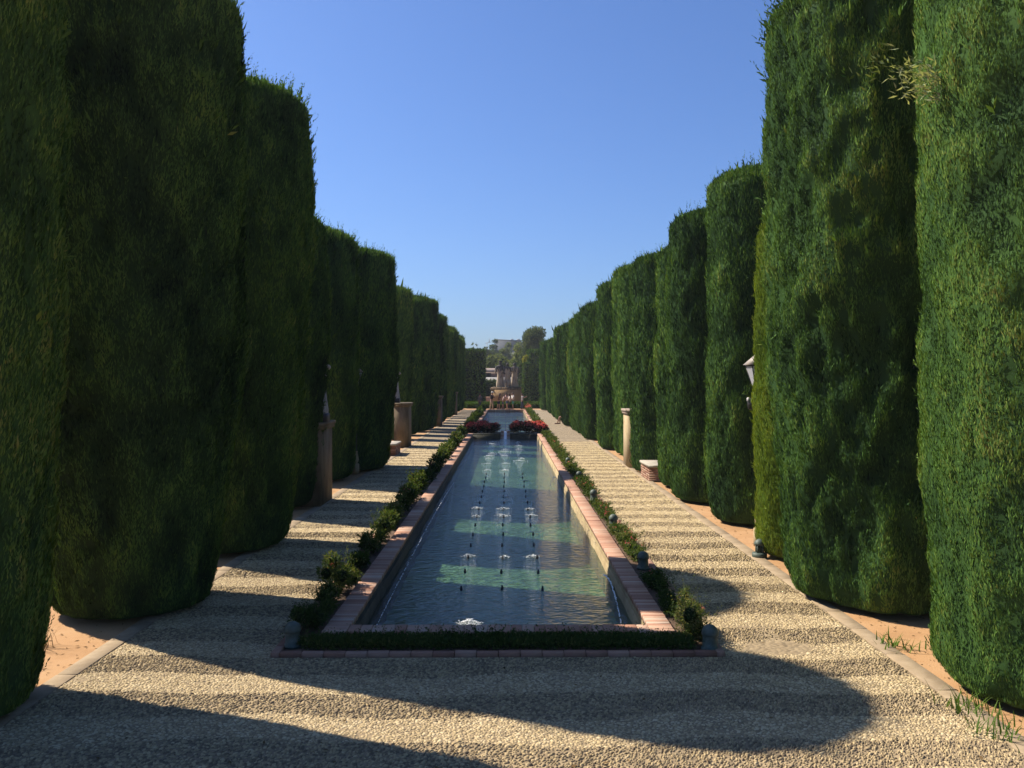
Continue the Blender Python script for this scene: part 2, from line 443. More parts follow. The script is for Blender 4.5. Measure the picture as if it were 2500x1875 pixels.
# ------------------------------------------------------------------ ground, paths, kerbs
def sheet(name, rects, mat, kind='structure', sub=None):
    mb = MB()
    for (x0, y0, x1, y1, z) in rects:
        mb.add([(x0,y0,z),(x1,y0,z),(x1,y1,z),(x0,y1,z)], [(0,1,2,3)])
    return tag(mb.build(name, mat), kind=kind)
G = -0.012
sheet('ground', [(-2500,-800,2500,BED_F+.3,G),(-2500,BED_F+.3,CL_O+.1,89,G),(CR_O-.1,BED_F+.3,2500,89,G),(-2500,89,2500,3500,G)], M['earth'])
sheet('path', [(PATH_L,3,PATH_R,BED_F,0),(PATH_L,BED_F,BED_L,89.5,0),(BED_R,BED_F,PATH_R,89.5,0)], M['path'])
mb = MB()
rs = np.random.RandomState(3)
for x0, x1 in ((PATH_L-.2, PATH_L), (PATH_R, PATH_R+.2)):
    y = 3.0
    while y < 90:
        L = rs.uniform(.75, 1.15); dz = rs.uniform(-.003, .004)
        mb.box((x0+rs.uniform(-.006,.006), y+.006, -.08), (x1+rs.uniform(-.006,.006), y+L-.006, .012+dz), rs.rand(), .004)
        y += L
tag(mb.build('kerb', M['stone_kerb']), kind='structure')
BI_L, BI_R = BED_L+.09, BED_R-.09                         # inside of the brick edging
sheet('bed_soil', [(BI_L,BED_F+.09,BI_R,COP_F,.02),(BI_L,COP_F,CL_O,88.5,.02),(CR_O,COP_F,BI_R,88.5,.02)], M['soil'])

# pebbles: rows of stones in bands, lying flat in one band and on edge in the next
def pebbles():
    rs = np.random.RandomState(11)
    P = []
    yb = 6.0
    while yb < 42:
        g_ = .80 if yb < 13 else (1.1 if yb < 20 else 1.6)
        px, py = .037*g_, .028*g_
        y1 = yb + .55
        rows = int(round(.55/py))
        for r in range(rows):
            yy = yb + (r+.5)*.55/rows
            xs = np.arange(PATH_L+.02, PATH_R-.02, px) + (r % 2)*px/2
            n = len(xs)
            x = xs + rs.uniform(-.45,.45,n)*px
            yv = yy + rs.uniform(-.45,.45,n)*py
            yw = yv + .07*np.sin(x*1.3+1.1*yb) + .05*np.sin(x*3.1-yb) + rs.normal(0,.016,n)
            edge = (np.floor((yw-6.0)/.55) % 2) == 1
            keep = (yv < BED_F-.02) | (x < BED_L-.02) | (x > BED_R+.02)
            keep &= ~((((x-3.05)/.42)**2 + ((yv-9.62)/.27)**2) < 1 + .7*(rs.rand(n)-.5))
            bare = vnoise(x*1.6+31, yv*2.2+7, 5)
            keep &= rs.rand(n) > .012 + .5*np.clip((bare-.86)/.1, 0, 1)
            keep &= ~edge | (rs.rand(n) < .92)
            x, yv, edge = x[keep], yv[keep], edge[keep]; n = len(x)
            if n == 0: continue
            sw = .75*np.sin(x*.9+yv*.7) + .5*np.sin(x*2.3-yv*1.1)
            a = np.where(edge, .65 + .45*sw + rs.normal(0,.35,n), .1 + .5*sw + rs.normal(0,.5,n))
            sz = np.exp(rs.normal(0,.20,n))*g_
            lx = np.where(edge, .041, .041)*sz; ly = np.where(edge, .020, .031)*sz*rs.uniform(.85,1.15,n)
            hh = np.where(edge, .014, .007)*np.minimum(sz, 1.5)*rs.uniform(.7,1.25,n)
            P.append(np.stack([x, yv, a, lx, ly, hh, np.clip(rs.uniform(0,1,n)**1.0*.85 + np.where(edge, -.10, .14), 0, 1)], 1))
        yb = y1
    P = np.concatenate(P)
    def dome(P, rings):
        n = len(P); seg = 6
        t = np.arange(seg)*2*PI/seg
        vs = []
        ca, sa = np.cos(P[:,2])[:,None], np.sin(P[:,2])[:,None]
        jit = rs.uniform(.86, 1.12, (n, seg))
        for (q, zq) in rings:
            ex = (P[:,3]/2)[:,None]*np.cos(t)[None]*q*jit; ey = (P[:,4]/2)[:,None]*np.sin(t)[None]*q*jit
            X = P[:,0][:,None] + ex*ca - ey*sa; Y = P[:,1][:,None] + ex*sa + ey*ca
            Z = np.repeat((P[:,5]*zq)[:,None], seg, 1) - (.004 if zq == 0 else 0)
            vs.append(np.stack([X,Y,Z],2))
        top = np.stack([P[:,0], P[:,1], P[:,5]], 1)[:,None,:]
        V = np.concatenate(vs+[top], 1); m = V.shape[1]
        base = (np.arange(n)*m)[:,None]
        k = np.arange(seg); k2 = (k+1) % seg
        quads = [np.stack([i*seg+k, i*seg+k2, (i+1)*seg+k2, (i+1)*seg+k],1) for i in range(len(rings)-1)]
        tri = np.stack([(len(rings)-1)*seg+k, (len(rings)-1)*seg+k2, np.full(seg, len(rings)*seg)],1)
        qf = np.concatenate([(base[:,:,None]+q[None]).reshape(-1,4) for q in quads]) if quads else np.zeros((0,4),int)
        tf = (base[:,:,None]+tri[None]).reshape(-1,3)
        return V.reshape(-1,3), qf, tf, np.repeat(P[:,6], m)
    near = P[:,1] < 17
    a = dome(P[near], [(1,0),(.74,.72)]); b = dome(P[~near], [(1,.05)])
    V = np.concatenate([a[0], b[0]]); off = len(a[0])
    o = mesh_np('pebbles', V, [a[1], np.concatenate([a[2], b[2]+off])], M['pebble'], None, np.concatenate([a[3], b[3]]), True)
    tag(o, 'buff pebbles set on edge and flat in alternating bands', 'pebbles', kind='stuff')
pebbles()

# ------------------------------------------------------------------ pools
def brick_row(mb, x0, x1, y0, y1, z0, z1, pitch, along='y', rs=rs):
    a, b = (y0, y1) if along == 'y' else (x0, x1)
    n = max(1, int(round((b-a)/pitch))); s = (b-a)/n
    for i in range(n):
        t = rs.uniform(0,1)*.75 + .12*math.sin(i*.23)+.1
        e = rs.uniform(-.004,.004); dz = rs.uniform(-.003,.003)
        if along == 'y': mb.box((x0+e, a+i*s+.004, z0), (x1+e, a+(i+1)*s-.004, z1+dz), t, .005)
        else: mb.box((a+i*s+.004, y0+e, z0), (a+(i+1)*s-.004, y1+e, z1+dz), t, .005)

def pool(yf, yb, label, front=True):
    p = thing('garden_pool', (0, yf, 0), label, 'pool')
    mb = MB()
    for (x0, x1) in ((CL_O, CL_I), (CR_I, CR_O)):
        brick_row(mb, x0, x1, (yf-.28 if front else yf)-yf, yb-yf, .03, COP_Z, .078)
    if front: brick_row(mb, CL_I+.004, CR_I-.004, -.28, 0, .03, COP_Z-.002, .135, 'x')
    mb.build('coping', M['brick'], p)
    mb = MB()
    d = .03
    mb.box((CR_I+.006, -.26 if front else .0, -.75), (CR_O-.012, yb-yf, .034), .5)
    mb.box((CL_I-.006, -.26 if front else -.12, -.75), (CR_I+.006, -.006, .034 if front else .0), .5)
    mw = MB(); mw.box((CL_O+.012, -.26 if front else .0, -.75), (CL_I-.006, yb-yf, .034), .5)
    # weathered ledge of render along the foot of the wall
    for sx, xi in ((1, CL_I), (-1, CR_I)):
        n = 160; ys = np.linspace(0, yb-yf, n)
        r2 = np.random.RandomState(5)
        j = r2.uniform(.012, .05, n)
        v = np.concatenate([np.stack([np.full(n, xi-sx*.003), ys, np.full(n, -.06)],1), np.stack([xi+sx*j*.5, ys, -.10+r2.uniform(-.015,.015,n)],1), np.stack([xi+sx*j*1.6, ys, np.full(n, -.74)],1)])
        k = np.arange(n-1)
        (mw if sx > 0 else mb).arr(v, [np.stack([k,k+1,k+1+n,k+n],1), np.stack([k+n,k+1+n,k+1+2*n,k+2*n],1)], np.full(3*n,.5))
    mb.build('basin_wall', M['stucco'], p)
    o = mw.build('basin_wall', M['algae_shade'], p); o['label'] = 'mossy basin wall on the left side, its shade painted in'  # shade of this sun-averted wall is put into its colour, besides algae
    mb = MB(); mb.add([(CL_I,0,-.58),(CR_I,0,-.58),(CR_I,yb-yf,-.58),(CL_I,yb-yf,-.58)], [(0,1,2,3)])
    mb.build('basin_floor', M['floor'], p)
    return p
p1 = pool(POOL_F, POOL_B, 'long near pool with pink brick coping and rows of nozzles')
p2 = pool(P2_F, P2_B, 'far pool beyond the red flower beds, with dark pipes under water', False)
mb = MB(); brick_row(mb, CL_I, CR_I, P2_B-P2_F, P2_B-P2_F+.3, -.3, COP_Z, .13, 'x'); mb.build('end_coping', M['brick'], p2)
mb = MB()
for x in (-.66, -.08, .5):
    mb.tube([(x, .5, -.22), (x, P2_B-P2_F-.4, -.22)], .035, 6)
for y in np.arange(2.0, P2_B-P2_F-1, 4.0):
    mb.tube([(CL_I+.2, y, -.26), (CR_I-.2, y, -.26)], .02, 6)
mb.build('pipe_grid', M['nozzle'], p2)

def water(y0, y1, z):
    mb = MB(); mb.add([(CL_I-.003,y0+.0,z),(CR_I+.003,y0,z),(CR_I+.003,y1,z),(CL_I-.003,y1,z)], [(0,1,2,3)])
    return tag(mb.build('water', M['water']), kind='structure')
water(POOL_F-.004, POOL_B+.004, WAT_Z)
water(P2_F, P2_B, -.13)

# planter wall between the two pools with its little cascade
pl = thing('planter_wall', (0, POOL_B, 0), 'low dark wall with brick steps between the two pools', 'wall')
mb = MB()
for x0, x1 in ((-2.42, -.36), (.20, 2.28)):
    mb.box((x0, 0, -.7), (x1, 2.4, .02), .5)
    mb.box((x0-.02, -.04, .02), (x1+.02, .22, .075), .4, .01)
mb.build('planter_block', M['algae_shade'], pl)  # shade on the front is painted in by the dark stone
mb = MB()
for i in range(5):
    z = -.22 + .085*i
    for x0, x1 in ((-.34, -.155), (.005, .18)):
        mb.box((x0, .0+.35*i, -.7), (x1, .345+.35*i, z), (.95 if i % 2 else .35), .01)
mb.build('stair_block', M['brick'], pl)
mb = MB()
n = 40
ys = np.linspace(-.05, 2.35, n); zs = np.interp(ys, [-.05,.1,2.35], [-.21,-.16,.06]) + .012*np.sin(ys*16)
v = np.concatenate([np.stack([np.full(n,-.15), ys, zs],1), np.stack([np.full(n,.0), ys, zs+.004],1)])
k = np.arange(n-1)
mb.arr(v, [np.stack([k,k+n,k+n+1,k+1],1)], np.full(2*n,.5))
o = mb.build('cascade', M['foam'], pl, True)

# brick edging of the beds
be = thing('bed_edging', (0, BED_F, 0), 'low pink brick edging around the flower beds', 'edging')
mb = MB()
L = 88.5-BED_F
for x0 in (BED_L, BED_R-.09):
    brick_row(mb, x0, x0+.09, 0, L, -.03, .055, .24)
brick_row(mb, BED_L+.09, BED_R-.09, 0, .09, -.03, .05, .24, 'x')
mb.build('edging_bricks', M['brick_dull'], be)

# ------------------------------------------------------------------ foliage
def sprigs(P, D, L, W, tone, rs, bend=0.25, nrm=None):
    """diamond leaves: P base, D unit direction, L length, W width; random roll"""
    n = len(P)
    r = unit(rs.normal(size=(n,3)))
    if nrm is not None: r = unit(nrm + .45*r)
    S = unit(np.cross(D, r))
    U = np.cross(S, D)
    m = P + D*(L*.42)[:,None] + U*(L*bend*.25)[:,None]
    tip = P + D*L[:,None]
    V = np.stack([P, m+S*(W/2)[:,None], tip, m-S*(W/2)[:,None]], 1).reshape(-1,3)
    Fq = np.arange(4*n).reshape(n,4)
    return V, Fq, np.repeat(tone, 4), np.repeat(D if nrm is None else nrm, 4, 0)

def crown_mesh(parent, cols, core, mat, name='crown'):
    V, Fs, T, NN, off = [], {}, [], [], 0
    for c in core + cols:
        v, f, t = c[:3]
        fl = f if isinstance(f, list) else [f]
        for q in fl:
            Fs.setdefault(q.shape[1], []).append(q+off)
        V.append(v); T.append(t); off += len(v)
        NN.append(c[3] if len(c) > 3 else np.zeros((len(v),3)))
    o = mesh_np(name, np.concatenate(V), [np.concatenate(x) for x in Fs.values()], mat, parent, np.concatenate(T))
    return o

def cypress(cx, cy, r, h, seed, label, base=.85, lump=.65, mat='cypress', fuzz=1.0, group=None, size=None, toptaper=.5, streak=1.0, extra=None, tonebias=0.0, lean=0.0, ramp=.42):
    rs = np.random.RandomState(seed)
    t = thing('cypress', (cx, cy, 0), label, 'cypress', group)
    dist = math.hypot(cx, cy)
    L0 = size or min(.22, max(.058, .0047*dist))
    r = r-.05
    rt = max(.25, toptaper*r)
    el = 1 + rs.uniform(-.05,.05)
    bul = rs.uniform(0, 6.28, 4)
    z0 = .06
    def R(th, z):
        tt = z/h
        f = base + (1-base)*np.clip(tt/ramp, 0, 1)**1.05
        f = f*(1 - .05*np.clip((tt-.7)/.3, 0, 1))
        zt = np.clip((z-(h-rt))/rt, 0, 1)
        f = f*np.sqrt(np.maximum(1-zt**2.4, 0.0))
        f = f*(1 + .02*np.sin(2*th+bul[0]+.35*z) + .014*np.sin(3*th+bul[1]-.5*z) + .012*np.sin(1.3*z+bul[2]))
        foot = np.clip((z-z0)/.25, 0, 1)
        return r*f*(.88+.12*np.sqrt(foot))
    ul = max(.22, L0*3.4)
    pu = max(6, int(round(2*PI*r/ul)))
    def disp(th, z):
        u = (th/(2*PI))*pu
        a = vnoise(u, z/(ul*1.9), seed, pu)
        b = vnoise(u*2, z/(ul*.9), seed+3, pu*2)
        c = vnoise((th/(2*PI))*max(4,int(pu/3.5)), z/(ul*5), seed+9, max(4,int(pu/3.5)))
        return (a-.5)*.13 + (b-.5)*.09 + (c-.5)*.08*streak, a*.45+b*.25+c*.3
    # core surface
    nz, nt_ = max(14, int(h/max(.12, L0*.9))), max(18, int(2*PI*r/max(.12, L0*.9)))
    zz = np.concatenate([np.linspace(z0, h-rt, nz), h-rt+rt*np.sin(np.linspace(0, PI/2, 9))[1:]])
    th = np.arange(nt_)*2*PI/nt_
    TH, ZZ = np.meshgrid(th, zz)
    d, _ = disp(TH, ZZ)
    RR = np.maximum(R(TH, ZZ) + lump*d - L0*.25, .02)
    cv = np.stack([RR*np.cos(TH)*el, RR*np.sin(TH)/el, ZZ - .03*(ZZ>h-.3)], 2).reshape(-1,3)
    m, k = len(zz), np.arange(nt_)
    k2 = (k+1) % nt_
    cf = np.concatenate([np.stack([i*nt_+k, i*nt_+k2, (i+1)*nt_+k2, (i+1)*nt_+k],1) for i in range(m-1)])
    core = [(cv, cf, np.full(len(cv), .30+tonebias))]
    # sprigs on the side and on the top
    area = 2*PI*r*h*.95
    Wf = .21
    n = int(area*1.35/(L0*L0*Wf*.5))
    ntop = int(n*.16*r/h*2.2)
    u = rs.rand(n); z = z0+.02 + (h-z0-.02)*u
    thx = rs.uniform(0, 2*PI, n)
    def place(thx, z, inn):
        dd, tn = disp(thx, z)
        rr = np.maximum(R(thx, z) + lump*dd - inn*L0, .02)
        p = np.stack([rr*np.cos(thx)*el, rr*np.sin(thx)/el, z], 1)
        return p, tn
    p, tn = place(thx, z, rs.uniform(.0,.55,n))
    def rr_(a, zz):
        return R(a, zz) + lump*disp(a, zz)[0]
    e_ = .07
    r0 = np.maximum(rr_(thx, z), .1)
    gt = np.clip((rr_(thx+e_/r, z)-rr_(thx-e_/r, z))/(2*e_), -1.1, 1.1)
    gz = np.clip((rr_(thx, z+e_)-rr_(thx, z-e_))/(2*e_), -1.6, 1.1)
    rad = np.stack([np.cos(thx), np.sin(thx), np.zeros(n)], 1)
    tan = np.stack([-np.sin(thx), np.cos(thx), np.zeros(n)], 1)
    up = np.tile([0,0,1.0], (n,1))
    SN = unit(rad - tan*gt[:,None] - up*gz[:,None] + rs.normal(0,.22,(n,3)))
    D = unit(up*rs.uniform(.75,1.35,n)[:,None] + rad*rs.uniform(-.1,.5,n)[:,None] + tan*rs.normal(0,.24,n)[:,None])
    Ln = L0*rs.uniform(.6,1.35,n)
    lng = rs.rand(n) < .012*fuzz
    Ln = np.where(lng, Ln*rs.uniform(1.4,2.6,n), Ln)
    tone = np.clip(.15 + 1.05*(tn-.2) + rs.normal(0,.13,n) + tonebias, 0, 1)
    sp = [sprigs(p, D, Ln, np.where(lng, Ln*.16, Ln*Wf), tone, rs, nrm=SN)]
    # little upright plumes standing proud of the clipped face
    kp = max(1.0, L0/.07)
    npl = int(area*(26 if lump > 1 else 17)/kp**1.6)
    thp = rs.uniform(0,2*PI,npl); zp = .15 + (h-.3)*rs.rand(npl)
    pb_, tn_ = place(thp, zp, rs.uniform(.1,.5,npl))
    dp = unit(np.stack([np.cos(thp)*.42, np.sin(thp)*.42, np.ones(npl)],1) + rs.normal(0,.16,(npl,3)))
    lp = rs.uniform(.08,.19,npl)*(1.25 if lump > 1 else .9)*kp**.7
    m_ = 8
    ss_ = np.tile(np.linspace(.1,1,m_), npl)
    Pp = np.repeat(pb_,m_,0) + np.repeat(dp,m_,0)*(ss_*np.repeat(lp,m_))[:,None]
    Dp = unit(np.repeat(dp,m_,0) + rs.normal(0,.42,(npl*m_,3)))
    Lp = L0*rs.uniform(.65,1.0,npl*m_)*(1.15-.45*ss_)
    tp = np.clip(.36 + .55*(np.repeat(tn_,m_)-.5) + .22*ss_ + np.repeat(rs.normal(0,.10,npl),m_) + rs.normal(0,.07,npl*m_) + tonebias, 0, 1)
    sp.append(sprigs(Pp, Dp, Lp, Lp*.3, tp, rs))
    # top
    q = np.sqrt(rs.rand(ntop))*.97; thx = rs.uniform(0,2*PI,ntop)
    zt = h-rt+rt*np.power(np.maximum(1-q**2,0), 1/2.4)
    rr = q*r*.95
    p = np.stack([rr*np.cos(thx), rr*np.sin(thx), zt-L0*.4+rs.uniform(-.06,.06,ntop)], 1)
    D = unit(np.stack([np.cos(thx)*.35*q+rs.normal(0,.2,ntop), np.sin(thx)*.35*q+rs.normal(0,.2,ntop), np.ones(ntop)],1))
    sp.append(sprigs(p, D, L0*rs.uniform(.8,1.7,ntop), np.full(ntop, L0*Wf), np.clip(.5+rs.normal(0,.18,ntop),0,1), rs))
    # feathery shoots growing above the clipped top and out of the sides
    ns = int((26 + 40*r*r)*fuzz)
    q = np.sqrt(rs.rand(ns))*.98; th1 = rs.uniform(0,2*PI,ns)
    bx = np.stack([q*r*.95*np.cos(th1), q*r*.95*np.sin(th1), h-rt+rt*np.power(np.maximum(1-q**2,0),1/2.4)-.05],1)
    Ls = rs.uniform(.12,.46,ns)*(1 if r > 1 else .8)
    dr = unit(np.stack([np.cos(th1)*.35*q+rs.normal(0,.12,ns), np.sin(th1)*.35*q+rs.normal(0,.12,ns), np.ones(ns)],1))
    nside = int(14*r*h/9*fuzz)
    th2 = rs.uniform(0,2*PI,nside); z2 = h*np.sqrt(rs.uniform(.05,.97,nside))
    pb, _ = place(th2, z2, np.full(nside,.3))
    bx = np.concatenate([bx, pb]); Ls = np.concatenate([Ls, rs.uniform(.12,.36,nside)*min(1.35, .8+.15*fuzz)])
    dr = np.concatenate([dr, unit(np.stack([np.cos(th2)*.7, np.sin(th2)*.7, np.ones(nside)],1)+rs.normal(0,.15,(nside,3)))])
    per = 9 if dist < 40 else 5
    ss = np.tile(np.linspace(.05,1,per), len(Ls)); B = np.repeat(bx, per, 0); DD = np.repeat(dr, per, 0); LL = np.repeat(Ls, per)
    pp = B + DD*(ss*LL)[:,None]
    dd = unit(DD + rs.normal(0,.45,(len(pp),3)))
    lw = np.maximum(.085*(1.25-ss), max(.03, L0*.3))
    sp.append(sprigs(pp, dd, lw*1.5, lw*.42, np.clip(.55+rs.normal(0,.15,len(pp)),0,1), rs))
    if lean:
        for c in sp + core: c[0][:,0] += lean*np.clip(c[0][:,2]/h, 0, 1)**1.5
    crown_mesh(t, sp, core, M[mat])
    if extra:
        o = crown_mesh(t, extra(rs), [], M['pale'], 'side_branch'); o['label'] = 'pale whitish twig sticking out of the side'
    mb = MB(); mb.tube([(0,0,-.05),(0.02,0,h*.3),(0,0.03,h*.75)], [.16*min(1.3,r), .11, .03], 8)
    mb.build('trunk', M['bark'], t)
    return t

def cx_from(px, cy, r, side):
    s = (px-VX)/F
    return s*cy + side*r*math.sqrt(1+s*s)

ORD = ['first','second','third','fourth','fifth','sixth','seventh','eighth','ninth','tenth','eleventh','twelfth','thirteenth','fourteenth','fifteenth','sixteenth','seventeenth','eighteenth','nineteenth','twentieth']
def nth(i):
    if i < 20: return ORD[i]
    return {20:'twenty-first',21:'twenty-second',22:'twenty-third',23:'twenty-fourth',24:'twenty-fifth',25:'twenty-sixth',26:'twenty-seventh',27:'twenty-eighth',28:'twenty-ninth',29:'thirtieth',30:'thirty-first'}[i]
GL, GR = 'clipped cypresses along the left path', 'clipped cypresses along the right path'

# left row, its shaded side towards the camera
cypress(-5.30, 7.65, 1.28, 8.4, 101, 'dark clipped cypress cut off by the left edge of the photo', base=.82, group=GL)
cypress(-4.98, 11.45, 1.46, 8.4, 102, 'broad dark cypress with shaggy top, its crown cut by the top edge', base=.72, fuzz=5.0, group=GL)
cypress(-5.14, 15.5, 1.68, 8.25, 103, 'tall square-topped dark cypress just before the first statue pedestal', base=.69, ramp=.62, fuzz=3.4, group=GL, toptaper=.35)
cypress(-5.84, 20.7, 1.62, 7.15, 104, 'dark cypress directly behind the nearest statue pedestal', group=GL, fuzz=1.4)
cypress(-6.0, 26.2, 1.60, 7.6, 105, 'dark round-topped cypress, first beyond the nearest statue pedestal', group=GL, fuzz=1.2)
cypress(-5.58, 29.3, 1.92, 7.4, 106, 'wide flat-topped dark cypress just before the stone bench on the left path', group=GL, toptaper=.25, fuzz=1.3)
cypress(-5.70, 44.1, .92, 7.7, 107, 'slim dark cypress, first beyond the second statue pedestal', group=GL)
cypress(-5.60, 47.6, .95, 7.5, 108, 'slim dark cypress, second beyond the second statue pedestal', group=GL)
cypress(-5.45, 51.0, 1.1, 7.9, 109, 'dark cypress, third beyond the second statue pedestal', group=GL)
cypress(-5.35, 53.6, 1.2, 8.0, 110, 'dark square-topped cypress, fourth beyond the second statue pedestal', group=GL, toptaper=.3)
ly = [58.2, 61.4, 64.8, 69.3, 72.2, 79.2, 82.6, 86.0, 89.5]
for i, y in enumerate(ly):
    lab = ('small far cypress on the left, %s beyond the third statue pedestal' % ORD[i]) if y < 76 else ('small far cypress on the left, %s beyond the fourth statue pedestal' % ORD[i-5])
    cypress(-5.15, y, .92 + .1*math.sin(i*2.1), 7.35+.3*math.sin(i*1.7), 120+i, lab, group=GL, fuzz=1.2)

# right row, sunlit on its left side
def white_branch(rs):
    out = []
    for (dz, dy, k, tn) in ((5.95,-.15,40,.75),(5.80,-.12,26,.9),(6.1,-.1,26,.15)):
        n = k*3
        s = rs.rand(n)
        base = np.array([-1.15, dy, dz-.12]); d = np.array([-.36+.1*(tn<.3)*-3, .02, .16 if tn > .3 else .05])
        p = base + d*s[:,None] + rs.normal(0,.06,(n,3))*(.4+s[:,None])
        D = unit(np.tile([-.8,0,.3],(n,1)) + rs.normal(0,.5,(n,3)))
        out.append(sprigs(p, D, rs.uniform(.05,.10,n), rs.uniform(.014,.024,n), np.full(n, tn), rs))
    return out
cypress(cx_from(2222,8.3,1.27,1), 8.3, 1.27, 8.6, 201, 'fresh green cypress cut off by the right edge, pale twig on its side', base=.9, lump=.75, fuzz=.8, group=GR, extra=white_branch, size=.052, tonebias=.04)
cypress(cx_from(1886,11.9,1.50,1), 11.9, 1.50, 8.45, 202, 'broad sunlit cypress of coarse clumps, second from the right edge', base=.88, lump=1.25, fuzz=3.2, lean=-.28, group=GR, streak=1.3, size=.058)
cypress(cx_from(1843,14.7,.98,1), 14.7, .98, 5.9, 203, 'yellowish cypress squeezed between the broad one and the dark tall one', base=.97, mat='cypress_yellow', group=GR)
cypress(cx_from(1722,18.2,1.1,1), 18.2, 1.1, 7.45, 204, 'tall dark green cypress just behind the lamp post', group=GR, base=.9)
cypress(cx_from(1627,21.4,1.16,1), 21.4, 1.16, 7.2, 205, 'thick cypress between the dark tall one and a slim yellow-green one', group=GR, base=.9)
cypress(cx_from(1598,24.2,.82,1), 24.2, .82, 6.75, 206, 'slim yellow-green cypress just before the stone bench on the right path', group=GR, base=.92, tonebias=.1)
cypress(cx_from(1533,28.2,1.12,1), 28.2, 1.12, 7.1, 207, 'cypress between the stone bench and the sunlit ochre pedestal', group=GR, base=.92, fuzz=1.4)
cypress(cx_from(1506,32.8,.85,1), 32.8, .85, 7.3, 208, 'cypress directly behind the sunlit ochre pedestal', group=GR, base=.9, fuzz=1.3)
rt_ = [(1491,35.0,.9,7.6),(1453,37.8,1.12,7.3),(1410,44.0,1.2,6.9),(1399,48.2,.8,6.75),(1385,51.6,.95,6.75),(1364,57.0,1.0,6.75),(1350,64.5,.95,7.0),(1343,69.5,.85,6.4),(1332,78,.95,6.75),(1314,87.5,1.1,7.0)]
for i, (px, cy, r, h) in enumerate(rt_):
    cypress(cx_from(px, cy, r, 1), cy, r, h, 220+i, 'smaller cypress on the right, %s beyond the one behind the ochre pedestal' % ORD[i], group=GR, base=.9, fuzz=1.2)

# clipped hedges (box-shaped) built like the cypresses: dark core plus leaf sprigs
def hedge(name, c, size, label, cat, L0, mat='box', seed=5, group=None):
    rs = np.random.RandomState(seed)
    t = thing(name, c, label, cat, group)
    sx, sy, h = size
    mb = MB()
    mb.box((-sx/2+.05, -sy/2+.05, 0), (sx/2-.05, sy/2-.05, h-.05), .05)
    core = [(np.concatenate(mb.v), np.array(mb.f[4]), np.concatenate(mb.t))]
    cols = []
    for (ax, sgn, A) in ((0,1,sy*h),(0,-1,sy*h),(1,1,sx*h),(1,-1,sx*h),(2,1,sx*sy)):
        n = int(A*1.7/(L0*L0*.16)) + 4
        q = rs.uniform(-.5,.5,(n,3))*np.array([sx,sy,h]); q[:,2] += h/2
        nrm = np.zeros(3); nrm[ax] = sgn
        q[:,ax] = (h if ax == 2 else sgn*size[ax]/2) - rs.uniform(0,.06,n)
        if ax == 2: q[:,2] += .03*vnoise(q[:,0]*3+50, q[:,1]*3+50, seed)-.02
        D = unit(nrm*.8 + np.array([0,0,.6]) + rs.normal(0,.5,(n,3)))
        cols.append(sprigs(q, D, L0*rs.uniform(.6,1.3,n), L0*.4*np.ones(n), np.clip(.45+rs.normal(0,.2,n),0,1), rs, nrm=unit(np.tile(nrm,(n,1))+rs.normal(0,.3,(n,3)))))
    crown_mesh(t, cols, core, M[mat], 'foliage')
    return t
hedge('tall_hedge', (-5.4, 110, 0), (5.0, 1.6, 6.9), 'tall dark clipped hedge block closing the left row at the far end', 'hedge', .34, 'cypress', 31)
hedge('tall_hedge', (4.55, 110, 0), (3.4, 1.6, 6.8), 'tall clipped hedge block right of the stone monument', 'hedge', .34, 'cypress', 32)
hedge('tall_hedge', (2.45, 107.5, 0), (.65, .8, 5.2), 'slim green hedge column beside the stone monument', 'hedge', .25, 'cypress', 33)
hx0, hx1 = -4.4, 3.75
hedge('box_hedge', ((hx0+hx1)/2, 93.6, 0), (hx1-hx0, .55, .5), 'low box hedge strip nearest to the standing people', 'hedge', .12, 'box', 34)
hedge('box_hedge', ((hx0+hx1)/2, 101.5, 0), (hx1-hx0, .55, .5), 'low box hedge strip along the foot of the stone monument', 'hedge', .14, 'box', 35)
hedge('box_hedge', (hx0+.3, 97.5, 0), (1.3, 7.2, .5), 'low bright box hedge block at the left end of the parterre', 'hedge', .14, 'box', 36)
hedge('box_hedge', (hx1-.15, 97.5, 0), (.5, 7.2, .5), 'low box hedge strip at the right end of the parterre', 'hedge', .14, 'box', 37)
hedge('low_hedge', ((BED_L+BED_R)/2+.0, 9.68, .02), (4.35, .30, .085), 'low dark hedge in shade along the near end of the pool', 'hedge', .05, 'shrub', 38)

def leafy(t, blobs, L0, dens, mat, seed, name='foliage', wf=.45, tb=.5, upw=.35):
    rs = np.random.RandomState(seed)
    cols, core = [], []
    for (bx, by, bz, rx, ry, rz) in blobs:
        A = 4*PI*((rx*ry+rx*rz+ry*rz)/3)
        n = int(A*dens/(L0*L0*wf*.5)) + 6
        d = unit(rs.normal(size=(n,3)))
        q = 1 - .45*rs.rand(n)**1.6
        nz_ = vnoise(d[:,0]*3+9, d[:,1]*3+d[:,2]*4+9, seed)
        P = np.array([bx,by,bz]) + d*np.array([rx,ry,rz])*(q*(.78+.4*nz_))[:,None]
        D = unit(d*.7 + np.array([0,0,upw]) + rs.normal(0,.55,(n,3)))
        cols.append(sprigs(P, D, L0*rs.uniform(.6,1.35,n), L0*wf*rs.uniform(.8,1.2,n), np.clip(tb*.4+.55*nz_*tb*1.4+rs.normal(0,.14,n),0,1), rs, nrm=unit(d/np.array([rx,ry,rz])+rs.normal(0,.6,(n,3)))))
        mb = MB(); mb.ball((bx,by,bz), 1, 8, .0, (rx*.62, ry*.62, rz*.62))
        core.append((np.concatenate(mb.v), np.array(mb.f[4]), np.concatenate(mb.t)))
    return crown_mesh(t, cols, core, M[mat], name)

